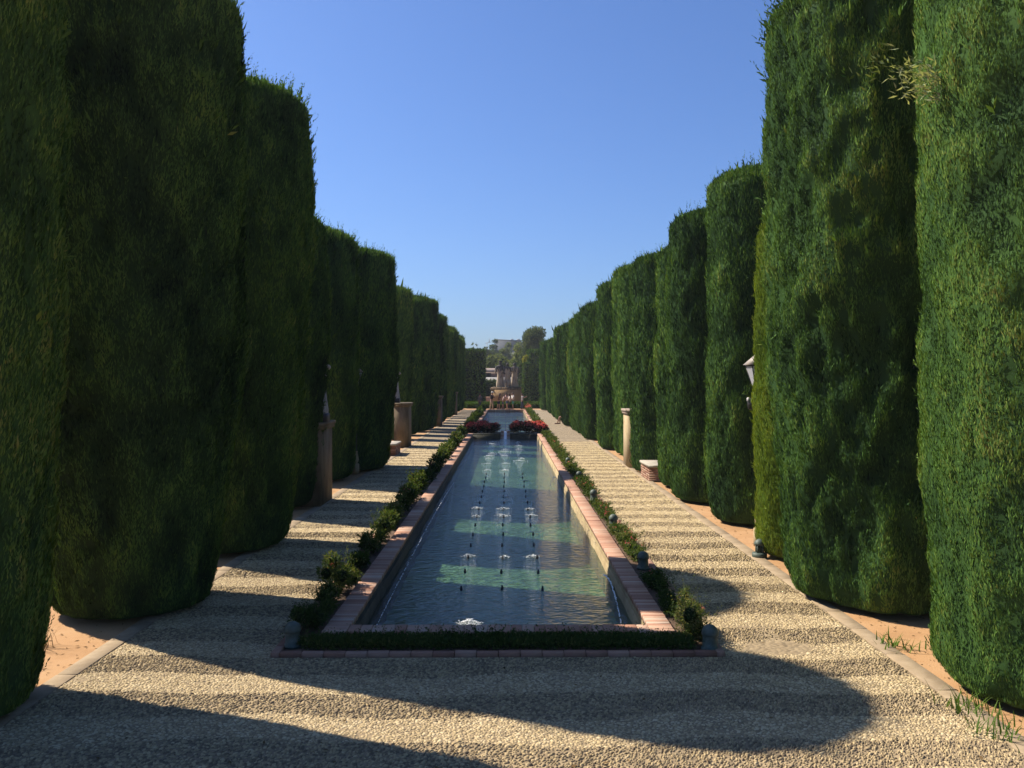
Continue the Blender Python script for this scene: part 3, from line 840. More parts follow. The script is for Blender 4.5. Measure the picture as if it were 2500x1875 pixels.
def petals(t, pts, L0, mat, seed, name='flower', per=9, spread=.03):
    rs = np.random.RandomState(seed)
    P = np.repeat(np.asarray(pts, float), per, 0) + rs.normal(0, spread, (len(pts)*per, 3))
    D = unit(rs.normal(size=P.shape) + np.array([0,0,.5]))
    n = len(P)
    return crown_mesh(t, [sprigs(P, D, L0*rs.uniform(.7,1.3,n), np.full(n, L0*.8), rs.rand(n), rs)], [], M[mat], name)

def shoots(t, n, rad, h, L0, mat, seed, tb=.5, per=14):
    """leafy shoots that break the outline of a shrub"""
    rs = np.random.RandomState(seed)
    rx, ry = rad if isinstance(rad, tuple) else (rad*.75, rad)
    a = rs.uniform(0,2*PI,n); q = np.sqrt(rs.rand(n))
    b = np.stack([rx*.8*q*np.cos(a), ry*.8*q*np.sin(a), np.full(n, h*.25)],1)
    tip = np.stack([rx*1.15*q*np.cos(a)+rs.normal(0,.06,n), ry*1.1*q*np.sin(a)+rs.normal(0,.06,n), h*rs.uniform(.6,1.05,n)],1)
    s_ = np.tile(np.linspace(.2,1,per), n)
    B, T_ = np.repeat(b,per,0), np.repeat(tip,per,0)
    P = B + (T_-B)*s_[:,None] + rs.normal(0,.012,(n*per,3))
    D = unit(unit(T_-B)*.5 + rs.normal(0,.7,P.shape))
    k = L0*rs.uniform(.6,1.1,len(P))*(1.15-.4*s_)
    return crown_mesh(t, [sprigs(P, D, k, k*.42, np.clip(tb*.9+rs.normal(0,.16,len(P)),0,1), rs)], [], M[mat], 'shoots')

def twigs(t, n, h, rs, spread=.2):
    mb = MB()
    for i in range(n):
        a = rs.uniform(0,2*PI); s = spread*rs.uniform(.3,1)
        mb.tube([(0,0,0),(s*.5*math.cos(a), s*.5*math.sin(a), h*.5),(s*math.cos(a), s*math.sin(a), h*rs.uniform(.8,1.1))], [.009,.007,.003], 5)
    return mb.build('stem', M['bark'], t)

shoots([o for o in bpy.data.objects if o.name == 'low_hedge'][0], 190, (2.2, .17), .19, .045, 'shrub', 39, .5)
# shrubs in the left bed: (y, width, height)
rs = np.random.RandomState(21)
LB = [(10.35,.5,.36,.45),(11.1,.42,.34,.5),(12.05,.55,.58,.85),(13.6,.45,.32,.45),(14.8,.5,.42,.5),(16.0,.6,.60,.8),(17.3,.45,.5,.55),(18.1,.5,.52,.8),(19.7,.55,.62,.6),(21.0,.5,.55,.5),(22.6,.62,.68,.75),(24.8,.5,.45,.5),(27,.5,.5,.5),(29.4,.5,.5,.55),(31.6,.55,.6,.7),(33.2,.55,.6,.8),(35.6,.55,.55,.6),(38,.5,.55,.6),(40.4,.55,.6,.75),(42.6,.55,.6,.7),(45,.55,.6,.7),
      (52.5,.5,.5,.6),(55.5,.55,.55,.6),(58.5,.55,.55,.6),(61.5,.55,.6,.6),(65,.55,.6,.6),(69,.55,.6,.6),(73,.55,.6,.6),(77,.55,.6,.6),(82,.55,.6,.6)]
for i, (y, wd, h, tb) in enumerate(LB):
    wd *= .82; h *= (.82 if y > 13 else .9)
    t = thing('shrub', (-2.33, y, .02), '', 'shrub', 'shrubs in the left flower bed')
    t['label'] = 'leafy green shrub in the left flower bed, %s from the near corner' % nth(i)
    L0 = max(.045, .0042*y)
    bl = [(0,0,h*.38, wd*.36, wd*.5, h*.32)]
    for k in range(5):
        bl.append((rs.uniform(-.16,.16), rs.uniform(-.35,.35), h*rs.uniform(.35,.85), wd*rs.uniform(.18,.3), wd*rs.uniform(.2,.34), h*rs.uniform(.18,.3)))
    leafy(t, bl, L0, .75, 'shrub', 300+i, tb=tb, wf=.42)
    shoots(t, 22, wd*.55, h*1.25, L0, 'shrub', 700+i, tb)
    twigs(t, 5, h*.8, rs)
    if i in (2, 8, 12, 17):
        for q in range(3): petals(t, [(rs.uniform(-.15,.15), rs.uniform(-.25,.25), h*rs.uniform(.7,1.0))], .03, 'pink', 340+i+31*q)

# right bed: low dense planting with pink blooms
RBx = 2.17
RB = [(9.98,.42,.46,1.0)] + [(y,.34,h,tb) for y,h,tb in ((11.1,.20,.5),(12.4,.22,.5),(14.6,.24,.75),(15.7,.3,.9),(16.7,.22,.6),(18.6,.22,.7),(19.9,.2,.7),(22.2,.22,.6),(23.6,.22,.6),(25.2,.2,.6),(27.3,.22,.7),(29.2,.22,.7),(31.2,.24,.7),(33.2,.24,.75),(35.2,.26,.75),(37.3,.26,.75),(39.6,.26,.75),(41.8,.28,.75),(44.2,.28,.7),(46.4,.28,.7))]
RB += [(y,.42,.32,.65) for y in (52.5,55.5,58.5,62,66,70,74,78,82)] + [(86.2,.5,.55,.5)]
for i, (y, wd, h, tb) in enumerate(RB):
    if 0 < i: h *= .78
    t = thing('shrub', (RBx, y, .02), 'low flowering plant in the right flower bed, %s from the near corner' % nth(i), 'shrub', 'low plants in the right flower bed')
    L0 = max(.035, .0032*y)
    ly_ = .62 if i else .4
    if y > 50: ly_ = 1.7
    bl = [(0,0,h*.35, wd*.45, ly_, h*.5)]
    for k in range(6):
        bl.append((rs.uniform(-.12,.12), rs.uniform(-ly_,ly_)*.9, h*rs.uniform(.4,.8), wd*rs.uniform(.2,.34), wd*rs.uniform(.3,.5), h*rs.uniform(.2,.4)))
    leafy(t, bl, L0, .42, 'shrub', 400+i, tb=tb, wf=.42)
    shoots(t, 26 if y < 50 else 12, (.24, ly_), h*1.35, L0, 'shrub', 800+i, tb)
    twigs(t, 4, h*.9, rs, .12)
    nf = 2 if i == 0 else (4 if 14 < y < 24 else (1 if y < 40 else 0))
    if y == 86.2: nf = 22
    for q in range(nf):
        petals(t, [(rs.uniform(-.15,.15), rs.uniform(-ly_,ly_), h*rs.uniform(.75,1.15))], max(.022,.0014*y), 'pink', 450+i+37*q, per=8 if y < 60 else 14, spread=max(.018,.0010*y))

# red begonia mounds between the pools
for sgn, x0, x1, lab in ((-1,-2.42,-.38,'mound of red flowers on the planter left of the cascade'), (1,.22,2.36,'mound of red flowers on the planter right of the cascade')):
    t = thing('flower_mound', ((x0+x1)/2, 49.0, .02), lab, 'flower bed')
    wd = x1-x0
    bl = []
    for k in range(16):
        fx = rs.uniform(-.44,.44)
        hh = .58 - .12*abs(fx)
        bl.append((fx*wd, rs.uniform(-.55,.8), hh*rs.uniform(.35,.75), rs.uniform(.22,.36), rs.uniform(.25,.4), hh*rs.uniform(.3,.45)))
    leafy(t, bl, .12, 1.0, 'redleaf', 500+sgn, wf=.6)
    pts = []
    for _ in range(900):
        b = bl[rs.randint(len(bl))]
        d = rs.normal(size=3); d /= np.linalg.norm(d); d[2] = abs(d[2])
        if d[2] < .15: continue
        keep = .95 if (b[0]*sgn > .05) else .4
        if rs.rand() > keep: continue
        pts.append((b[0]+d[0]*b[3], b[1]+d[1]*b[4], b[2]+d[2]*b[5]+.03))
    petals(t, pts, .075, 'red', 510+sgn, per=6, spread=.04)
# tall grassy stalks at the right end of the planter
# ------------------------------------------------------------------ nozzles, splashes, jets
rows = [13.2 + 1.165*i for i in range(29)]
NROW = 15
NX = (-.70, -.08, .54)
proto = None
def nozzle_mesh():
    mb = MB()
    mb.lathe([(.020,-.03),(.022,-.01),(.022,.012),(.015,.018),(.015,.040),(.011,.046)], 10, (0,0,0))
    return mb
nm = None
for j, nm_ in enumerate(('left','middle','right')):
    for i, y in enumerate(rows[:NROW]):
        lab = 'black fountain nozzle in the %s line, %s from the near end' % (nm_, nth(i))
        if nm is None:
            o = nozzle_mesh().build('fountain_nozzle', M['nozzle']); nm = o
        else:
            o = nm.copy(); COL.objects.link(o)
        o.location = (NX[j] + .012*math.sin(i*3.1+j), y + .03*math.sin(i*1.3+j*2), WAT_Z)
        tag(o, lab, 'nozzle', 'black fountain nozzles standing in the near pool')

def splash(x, y, z, r, h, n, label, seed):
    rs = np.random.RandomState(seed)
    mb = MB()
    ex, ey, an = r*rs.uniform(.8,1.5), r*rs.uniform(.5,.9), rs.uniform(-.4,.4)
    for k in range(n):
        a = rs.uniform(0,2*PI); q = rs.rand()**.65
        if rs.rand() < .25: q = rs.uniform(.95,1.5)               # stray drops
        px, py = ex*q*math.cos(a), ey*q*math.sin(a)
        zz = h*max(0, 1-q)*rs.uniform(.1,1.2) + rs.uniform(0,.006)
        s_ = r*rs.uniform(.02,.075)*(1.2-.5*min(q,1)) + .002
        mb.ball((px*math.cos(an)-py*math.sin(an), px*math.sin(an)+py*math.cos(an), zz), s_, 6, .5, (rs.uniform(1,1.9),rs.uniform(.9,1.4),rs.uniform(.35,.8)))
    o = mb.build('water_splash', M['foam'], None, True)
    o.location = (x, y, z+.002)
    return tag(o, label, 'splash', 'white splashes of the fountain')
splash(-.48, 11.30, WAT_Z, .125, .065, 230, 'largest white splash, alone near the near end of the pool', 1)
rs = np.random.RandomState(9)
sp = [(j, i) for i in range(2, 28) for j in range(3) if (i == 2 or i in (4,5) and j > 0) or (i > 5 and rs.rand() < .55)]
for k, (j, i) in enumerate(sp):
    y = rows[i] + .12
    big = 1 + .5*((k*7) % 3)/2
    splash(NX[j]+.06*math.sin(k*2.3), y+.1*math.sin(k*5.1), WAT_Z, .078*big*(1+.024*i), .045 if i < 10 else .03, 70, 'small white splash on the %s line of the fountain, level with nozzle row %d' % (('left','middle','right')[j], i+1), 20+k)

def jet(p0, p1, hgt, label, n=120, r=.006, seed=1, broken=.25):
    rs = np.random.RandomState(seed)
    mb = MB()
    p0, p1 = Vector(p0), Vector(p1)
    for i in range(n):
        s = i/(n-1)
        if rs.rand() < broken: continue
        q = p0.lerp(p1, s) + Vector((0,0,4*hgt*s*(1-s)))
        q += Vector(rs.normal(0, .006, 3))*(.3+s)
        L = (p1-p0).length/n*.8
        rr = r*rs.uniform(.6,1.4)
        mb.ball(q[:], 1, 6, .5, (rr*1.2, max(L, rr), rr))
    o = mb.build('water_jet', M['foam'], None, True)
    return tag(o, label, 'water jet', 'thin water jets along the pool walls')
jet((1.42, 10.3, -.15), (1.60, 14.1, -.2), .22, 'thin beaded water jet by the right wall at the near end', 110, .007, 1)
jet((-1.70, 11.2, -.2), (-1.66, 27.0, -.2), .10, 'long thin water jet skimming along the left wall', 420, .006, 2, .45)
jet((1.25, 25.2, -.2), (1.62, 27.2, -.2), .25, 'thin water jet by the right wall in mid pool', 60, .008, 3)
jet((1.0, 41.5, -.2), (1.62, 47.4, -.05), .6, 'tall thin water jet at the far right corner of the near pool', 170, .003, 4, .5)
jet((-1.0, 44.5, -.2), (-1.72, 47.4, -.05), .35, 'thin water jet at the far left corner of the near pool', 90, .003, 5, .5)

# ------------------------------------------------------------------ bollards, balls
def bollard(x, y, label, s=1.0):
    t = thing('bollard_light', (x, y, .02), label, 'bollard light', 'green domed bollard lights in the flower beds')
    mb = MB(); mb.lathe([(.100,0),(.100,.03),(.082,.04),(.080,.16),(.083,.17)], 18)
    mb.build('post', M['bollard'], t, True)
    mb = MB(); mb.lathe([(.09,.17),(.094,.185),(.09,.215),(.074,.25),(.045,.275),(.01,.285)], 18)
    mb.build('dome_cap', M['bollard'], t, True)
    return t
for i, y in enumerate((9.47, 13.55, 17.35, 21.3, 25.6, 30.2)):
    bollard(2.25 if i == 0 else 2.16, y, ('dark' if i < 2 else 'grey-green') + ' domed bollard light in the right flower bed, %s from the near corner' % ORD[i])
bollard(-2.40, 9.62, 'dark domed bollard light at the near left corner of the flower bed')
bollard(-2.47, 50.6, 'domed bollard light in the left flower bed beside the red flowers')
for i, y in enumerate((17.6, 19.1)):
    o = thing('stone_ball', (-2.46, y, .02), 'pink terracotta ball finial at the left bed edge, %s one' % ('nearer' if i == 0 else 'farther'), 'ball finial', 'terracotta balls along the left bed edge')
    mb = MB(); mb.lathe([(.07,0),(.07,.05),(.04,.07),(.04,.10)], 14); mb.build('foot', M['terracotta'], o, True)
    mb = MB(); mb.ball((0,0,.19), .095, 16); mb.build('ball', M['terracotta'], o, True)

# ------------------------------------------------------------------ pedestals, statues, benches
M['shade_stone'] = pbr('weathered_shade_stone', [(0.25,(0.07,0.055,0.035)),(0.5,(0.17,0.135,0.085)),(0.8,(0.27,0.22,0.14))], 2.4, 0.9, 0.5, 28, 0.014, stretch=(1.5,1.5,.5))  # darker copy of the pedestal stone, with the left row's shade painted in
def pedestal(x, y, label, w=.62, l=1.4, h=1.84, face=1):
    t = thing('statue_pedestal', (x, y, 0), label, 'pedestal', 'stone pedestals along the paths')
    mb = MB(); rs = np.random.RandomState(int(y*10))
    mb.box((-w/2,-l/2,0),(w/2,l/2,h),.5,.012)
    mb.build('shaft', M['limestone'] if x > 0 else M['shade_stone'], t)
    mb = MB(); mb.box((-w/2-.05,-l/2-.05,h),(w/2+.05,l/2+.05,h+.09),.5,.015); mb.box((-w/2-.08,-l/2-.08,h+.09),(w/2+.08,l/2+.08,h+.17),.5,.02)
    mb.build('cap', M['cap_stone'] if x > 0 else M['shade_stone'], t)
    return t

def robed(mb, h, x=0, y=0, z=0, rot=0, seed=1, arm=(1,1), cloak=True, crown=False, legs=False, k=1.0):
    """standing robed figure as one skin of lofted rings plus arms and head"""
    rs = np.random.RandomState(seed)
    ph = rs.uniform(0,6.28,4)
    def P(px, py, pz):
        c, s = math.cos(rot), math.sin(rot)
        return (x+(px*c-py*s)*h*k, y+(px*s+py*c)*h*k, z+pz*h)
    secs = [(0.0,.155,.115),(.05,.160,.120),(.2,.145,.108),(.38,.130,.095),(.5,.118,.088),(.58,.108,.078),(.66,.122,.084),(.74,.140,.090),(.80,.150,.088),(.835,.120,.072),(.855,.055,.05),(.875,.042,.045),
            (.89,.05,.058),(.92,.060,.072),(.95,.062,.074),(.98,.05,.06),(1.0,.015,.02)]
    seg = 40
    v, f, tn = [], [], []
    for i, (zz, rx, ry) in enumerate(secs):
        for q in range(seg):
            a = 2*PI*q/seg
            fold = (.11*math.sin(9*a+ph[0]+zz*3)+.06*math.sin(15*a+ph[1]-zz*4))*max(0, 1-zz/.62) if zz < .62 else (.035*math.sin(7*a+ph[2]) if zz < .84 else 0)
            b = 1+fold
            if cloak and zz < .82: b += .10*max(0, math.sin(a))**2
            v.append(P(rx*b*math.cos(a), ry*b*math.sin(a), zz))
            tn.append(.08 + .72*max(0,(zz-.55)/.45) + .15*rs.rand())
    n = len(secs)
    for i in range(n-1):
        for q in range(seg):
            q2 = (q+1)%seg
            f.append((i*seg+q, i*seg+q2, (i+1)*seg+q2, (i+1)*seg+q))
    f.append(tuple(range(seg-1,-1,-1))); f.append(tuple((n-1)*seg+q for q in range(seg)))
    mb.arr(np.array(v), [np.array([a for a in f if len(a) == 4])], tn)
    # face: nose, brow and beard or chin
    mb.add([P(-.008,-.072,.918),P(.008,-.072,.918),P(.0,-.092,.922),P(.0,-.074,.945)], [(0,1,2),(1,3,2),(3,0,2)], .6)
    mb.ball(P(0,-.05,.895), .025*h, 8, .6, (1,1,1.1))
    for s, mode in ((-1,arm[0]),(1,arm[1])):
        sh = P(s*.135, 0, .805)
        if mode == 1:   pts = [sh, P(s*.165,.0,.68), P(s*.15,-.07,.56), P(s*.10,-.12,.54)]
        elif mode == 2: pts = [sh, P(s*.185,-.01,.69), P(s*.205,-.06,.58), P(s*.19,-.1,.50)]
        else:           pts = [sh, P(s*.17,-.02,.69), P(s*.10,-.11,.64), P(s*.03,-.13,.66)]
        mb.tube(pts, [.05*h,.043*h,.034*h,.024*h], 10, .45)
        hp = Vector(pts[-1]); dv = (hp-Vector(pts[-2])).normalized()
        mb.ball(hp[:], .024*h, 8, .4)
        for q in range(5):
            o_ = Vector(((q-2)*.008*h, 0, .006*h*(q % 2)))
            mb.tube([(hp+o_)[:], (hp+o_+dv*.025*h)[:], (hp+o_+dv*.04*h+Vector((0,0,-.012*h)))[:]], [.007*h,.006*h,.004*h], 5, .4)
    if crown:
        mb.lathe([(.062*h,0),(.068*h,.02*h),(.072*h,.05*h),(.05*h,.052*h)], 14, P(0,0,.965), .8)
    if legs:
        for s in (-1,1):
            mb.tube([P(s*.06,-.10,.26),P(s*.065,-.115,.14),P(s*.065,-.11,.02)], [.05*h,.045*h,.03*h], 10, .15)
            mb.ball(P(s*.065,-.15,.015), .035*h, 8, .2, (.8,1.7,.7))
    return mb

pedestal(-4.74, 21.1, 'weathered stone pedestal, shade in its colour, carrying the nearest robed statue')
pedestal(-4.74, 39.2, 'second stone pedestal from the camera along the left path')
pedestal(-4.62, 56.8, 'third stone pedestal from the camera along the left path')
pedestal(-4.72, 75.9, 'fourth and farthest stone pedestal along the left path')
pedestal(4.52, 30.2, 'sunlit ochre stone pedestal with brick-edged cap on the right path')
for i, (x, y, lab) in enumerate(((-4.60,20.95,'weathered robed stone statue on the nearest left pedestal'),(-5.10,39.0,'robed stone statue on the second left pedestal'))):
    t = thing('statue', (x, y, 2.012), lab, 'statue', 'robed statues on the left pedestals')
    mb = MB(); mb.box((-.24,-.24,0),(.24,.24,.2),.8,.02); mb.build('plinth', M['plaque'], t)
    mb = MB(); robed(mb, 1.75, 0, 0, .2, math.radians(75), 40+i, arm=(1,3), crown=True); mb.build('figure', M['marble'], t, True)

def bench(x, y, label, l=1.65, w=.5, h=.49):
    t = thing('stone_bench', (x, y, 0), label, 'bench', 'stone benches beside the paths')
    mb = MB(); mb.box((-w/2-.03,-l/2-.03,h-.07),(w/2+.03,l/2+.03,h),.5,.012); mb.build('seat', M['limestone_pale'], t)
    mb = MB(); rs = np.random.RandomState(int(y))
    z = 0; c = 0
    while z < h-.08:
        yy = -l/2 - (.1 if c % 2 else 0)
        while yy < l/2:
            a, b = max(yy,-l/2), min(yy+.27, l/2)
            if b-a > .03: mb.box((-w/2+rs.uniform(0,.008), a+.005, z+.004), (w/2-rs.uniform(0,.008), b-.005, min(z+.066,h-.072)), rs.rand(), .004)
            yy += .27
        z += .07; c += 1
    mb.build('base', M['brick_dull'], t)
    mb = MB(); mb.box((-w/2+.02,-l/2+.02,0),(w/2-.02,l/2-.02,h-.075)); mb.build('core', M['mortar'], t)
    return t
bench(4.50, 26.35, 'stone bench with pale seat on brick base, between cypresses on the right path')
bench(-4.68, 35.0, 'stone bench beside the second pedestal on the left path')
bench(4.30, 59.6, 'distant stone bench under the seated person')

# lamp posts
def lamp(x, y, label, spot=False):
    t = thing('lamp_post', (x, y, 0), label, 'lamp post', 'lantern posts among the cypresses')
    mb = MB(); mb.box((-.09,-.09,0),(.09,.09,.34),.5,.03)
    mb.lathe([(.045,.34),(.055,.36),(.085,.42),(.092,.48),(.075,.56),(.055,.66),(.05,.70),(.062,.715),(.05,.74)], 16)
    mb.build('stone_base', M['limestone'], t, False)
    mb = MB(); mb.lathe([(.032,.74),(.03,1.0),(.026,2.6),(.035,2.62),(.045,2.66),(.02,2.7),(.02,2.80)], 12)
    mb.build('pole', M['iron'], t, True)
    # lantern
    b0, b1, z0, z1 = .085, .20, 2.80, 3.28
    mb = MB()
    for s1 in (-1,1):
        for s2 in (-1,1):
            mb.tube([(s1*b0,s2*b0,z0),(s1*b1,s2*b1,z1)], .011, 6)
    for q, zz in ((b0,z0),(b1,z1)):
        mb.box((-q-.012,-q-.012,zz-.012),(q+.012,q+.012,zz+.012))
    mb.lathe([(.03,3.49),(.02,3.53),(.03,3.56),(.012,3.60)], 10)
    mb.build('lantern_frame', M['iron'], t)
    mb = MB()
    c = [(-1,-1),(1,-1),(1,1),(-1,1)]
    for i in range(4):
        j = (i+1)%4
        mb.add([(c[i][0]*b0,c[i][1]*b0,z0+.014),(c[j][0]*b0,c[j][1]*b0,z0+.014),(c[j][0]*b1*.985,c[j][1]*b1*.985,z1-.014),(c[i][0]*b1*.985,c[i][1]*b1*.985,z1-.014)], [(0,1,2,3)])
    mb.build('pane', M['glass'], t)
    mb = MB(); q, q2 = .245, .06
    mb.add([(-q,-q,3.294),(q,-q,3.294),(q,q,3.294),(-q,q,3.294),(-q2,-q2,3.49),(q2,-q2,3.49),(q2,q2,3.49),(-q2,q2,3.49)],
           [(0,3,2,1),(4,5,6,7),(0,1,5,4),(1,2,6,5),(2,3,7,6),(3,0,4,7)])
    mb.build('lantern_roof', M['copper'], t)
    if spot:
        mb = MB(); mb.tube([(0,0,2.56),(-.12,-.02,2.60)], .014, 6); mb.lathe([(.05,-.09),(.075,-.07),(.085,.02),(.08,.09),(.03,.12)], 14, (-.15,-.02,2.57))
        mb.build('spotlight', M['iron'], t, True)
        mb = MB(); mb.box((-.235,-.07,2.63),(-.20,.02,2.70),.5,.01); mb.build('spotlight_bracket', M['whitewall'], t)
    return t
lamp(4.60, 15.55, 'black lantern post on a turned stone base beside the yellowish cypress', True)
lx = (893-VX)*27.6/F
lamp(lx-.33, 27.7, 'lantern post half hidden among the dark cypresses on the left', False)
t = thing('garden_light', (4.30, 14.55, -.01), 'small grey-green garden light with square windows by the lamp post', 'garden light')
mb = MB(); mb.lathe([(.125,0),(.125,.085),(.09,.095)], 18); mb.build('base', M['bollard'], t, True)
mb = MB()
for a in range(4):
    an = PI/4 + a*PI/2
    mb.box((.062*math.cos(an)-.014,.062*math.sin(an)-.014,.09),(.062*math.cos(an)+.014,.062*math.sin(an)+.014,.225))
mb.lathe([(.035,.095),(.035,.22)], 10)
mb.build('cage', M['bollard'], t)
mb = MB(); mb.lathe([(.088,.225),(.09,.25),(.075,.285),(.03,.32),(.008,.325)], 18); mb.build('cap', M['bollard'], t, True)

# ------------------------------------------------------------------ weeds
def weed(x, y, label, n, L0, w, mat, seed, spread=.12):
    rs = np.random.RandomState(seed)
    t = thing('weed', (x, y, -.01), label, 'weed', None)
    V, Fq, T = [], [], []
    k = 0
    for i in range(n):
        a = rs.uniform(0,2*PI); b = np.array([rs.normal(0,spread), rs.normal(0,spread), 0])
        L = L0*rs.uniform(.5,1.2); lean = rs.uniform(.2,.9)
        for s in range(5):
            q = s/4
            c = b + np.array([math.cos(a)*L*lean*q**1.4, math.sin(a)*L*lean*q**1.4, L*(q-.35*lean*q*q)])
            ww = w*(1-q**1.5)+.001
            V += [c+np.array([-math.sin(a)*ww, math.cos(a)*ww, 0]), c-np.array([-math.sin(a)*ww, math.cos(a)*ww, 0])]; T += [.3+.5*rs.rand()]*2
            if s < 4: Fq.append((k, k+1, k+3, k+2))
            k += 2
    mesh_np('blades', np.array(V), [np.array(Fq)], M[mat], t, np.array(T))
weed(at(2190,1583)[0], at(2190,1583)[1], 'small green weed in the bare earth between the two nearest right cypresses', 46, .16, .008, 'weed', 1, .13)
weed(at(2330,1735)[0]+.14, at(2330,1735)[1], 'tuft of green grass at the foot of the nearest right cypress', 60, .22, .006, 'weed', 2, .12)
weed(at(2400,1800)[0]+.14, at(2400,1800)[1], 'grass tuft nearest to the bottom right corner', 50, .2, .006, 'weed', 3, .12)
weed(-5.25, 9.72, 'dry brown twiggy weed on the sunlit earth at the left', 40, .32, .003, 'dry', 4, .06)
weed(-4.92, 9.05, 'tiny dark weed on the left kerb', 12, .14, .004, 'dry', 5, .03)

def litter():
    rs = np.random.RandomState(77)
    n = 5200
    side = rs.rand(n) < .5
    x = np.where(side, rs.uniform(PATH_L-2.2, PATH_L-.1, n), rs.uniform(PATH_R+.15, PATH_R+2.2, n))
    y = 6.5 + 60*rs.rand(n)**2
    x = np.where(rs.rand(n) < .16, rs.uniform(PATH_L, PATH_R, n), x)
    on = (x > PATH_L) & (x < PATH_R)
    keep = ~(on & (x > BED_L-.05) & (x < BED_R+.05) & (y > BED_F-.05))
    x, y, on = x[keep], y[keep], on[keep]; n = len(x)
    P = np.stack([x, y, np.where(on, .014, -.008) + .004*rs.rand(n)], 1)
    D = unit(np.stack([rs.normal(size=n), rs.normal(size=n), rs.normal(0,.15,n)],1))
    L = rs.uniform(.02,.07,n)
    o = crown_mesh(None, [sprigs(P, D, L, L*rs.uniform(.15,.5,n), rs.rand(n), rs, nrm=np.tile([0,0,1.0],(n,1)))], [], M['dry'], 'leaf_litter')
    tag(o, 'dry brown bits fallen from the cypresses on earth and paving', 'litter', kind='stuff')
litter()

# ------------------------------------------------------------------ monument
t = thing('monument', (0.03, 112.5, 0), 'stone monument base carrying the three large statues', 'monument')
mb = MB()
mb.box((-2.05,-.9,0),(2.05,.9,1.85),.0,.03)
mb.build('block', M['monument'], t)
mb = MB(); mb.box((-2.2,-1.05,1.85),(2.2,1.05,1.98),.35,.03); mb.box((-2.12,-.98,1.98),(2.12,.98,2.14),.35,.04); mb.box((-1.85,-.85,2.14),(1.85,.85,2.24),.5,.02)
mb.build('cornice', M['monument'], t)
sg = 'three large robed statues on the monument'
for (x, y, h, kw, lab) in ((-.86,0,3.35,dict(seed=61,arm=(2,1),crown=True),'large crowned statue at the left of the three, with long cape'),
                       (.06,-.28,3.1,dict(seed=62,arm=(1,1),legs=True),'large statue in the middle of the three, stepping forward'),
                       (1.0,.05,3.15,dict(seed=63,arm=(3,2)),'large robed statue at the right of the three')):
    o = thing('statue', (x+.03, 112.5+y, 2.24), lab, 'statue', sg)
    mb = MB(); robed(mb, h, 0, 0, 0, 0, k=.93, **kw); mb.build('figure', M['statue'], o, True)
t = thing('brick_steps', (-3.1, 118, 0), 'low terracotta steps left of the monument', 'steps')
mb = MB()
for i in range(3): mb.box((-1.4,-1.5+i*.5,-.1),(1.6,2.5,.28+.25*i),rs.rand(),.02)
mb.build('step_block', M['terracotta'], t)

# yellow climber beside the slim hedge column
t = thing('climbing_plant', (2.25, 109.0, 0), 'yellow-green climber catching sun beside the monument', 'climbing plant')
leafy(t, [(0,0,1.2+.62*i,.26,.3,.45) for i in range(8)]+[(.18,0,6.0,.32,.3,.3)], .16, .55, 'vine', 71, wf=.6)
mb = MB(); mb.tube([(0,0,0),(.03,0,3),(0,0,6)], [.05,.04,.02], 6); mb.build('stem', M['bark'], t)

# ------------------------------------------------------------------ people
def skin_obj(name, verts, edges, mat, parent, sub=1, root=0):
    me = bpy.data.meshes.new(name)
    me.from_pydata([v[:3] for v in verts], edges, [])
    o = bpy.data.objects.new(name, me); COL.objects.link(o)
    o.modifiers.new('s', 'SKIN')
    sv = me.skin_vertices[0].data
    for i, v in enumerate(verts):
        r = v[3]; sv[i].radius = (r if not isinstance(r, tuple) else r[0], r if not isinstance(r, tuple) else r[1])
    sv[root].use_root = True
    ss = o.modifiers.new('d', 'SUBSURF'); ss.levels = sub; ss.render_levels = sub
    dg = bpy.context.evaluated_depsgraph_get()
    nm = bpy.data.meshes.new_from_object(o.evaluated_get(dg))
    bpy.data.objects.remove(o); bpy.data.meshes.remove(me)
    nm.name = name; nm.materials.clear(); nm.materials.append(mat)
    nm.polygons.foreach_set('use_smooth', np.ones(len(nm.polygons), dtype=bool))
    return link(bpy.data.objects.new(name, nm), parent)

CL = {}
def cl(name, c):
    if name not in CL: CL[name] = cloth(name, c)
    return CL[name]

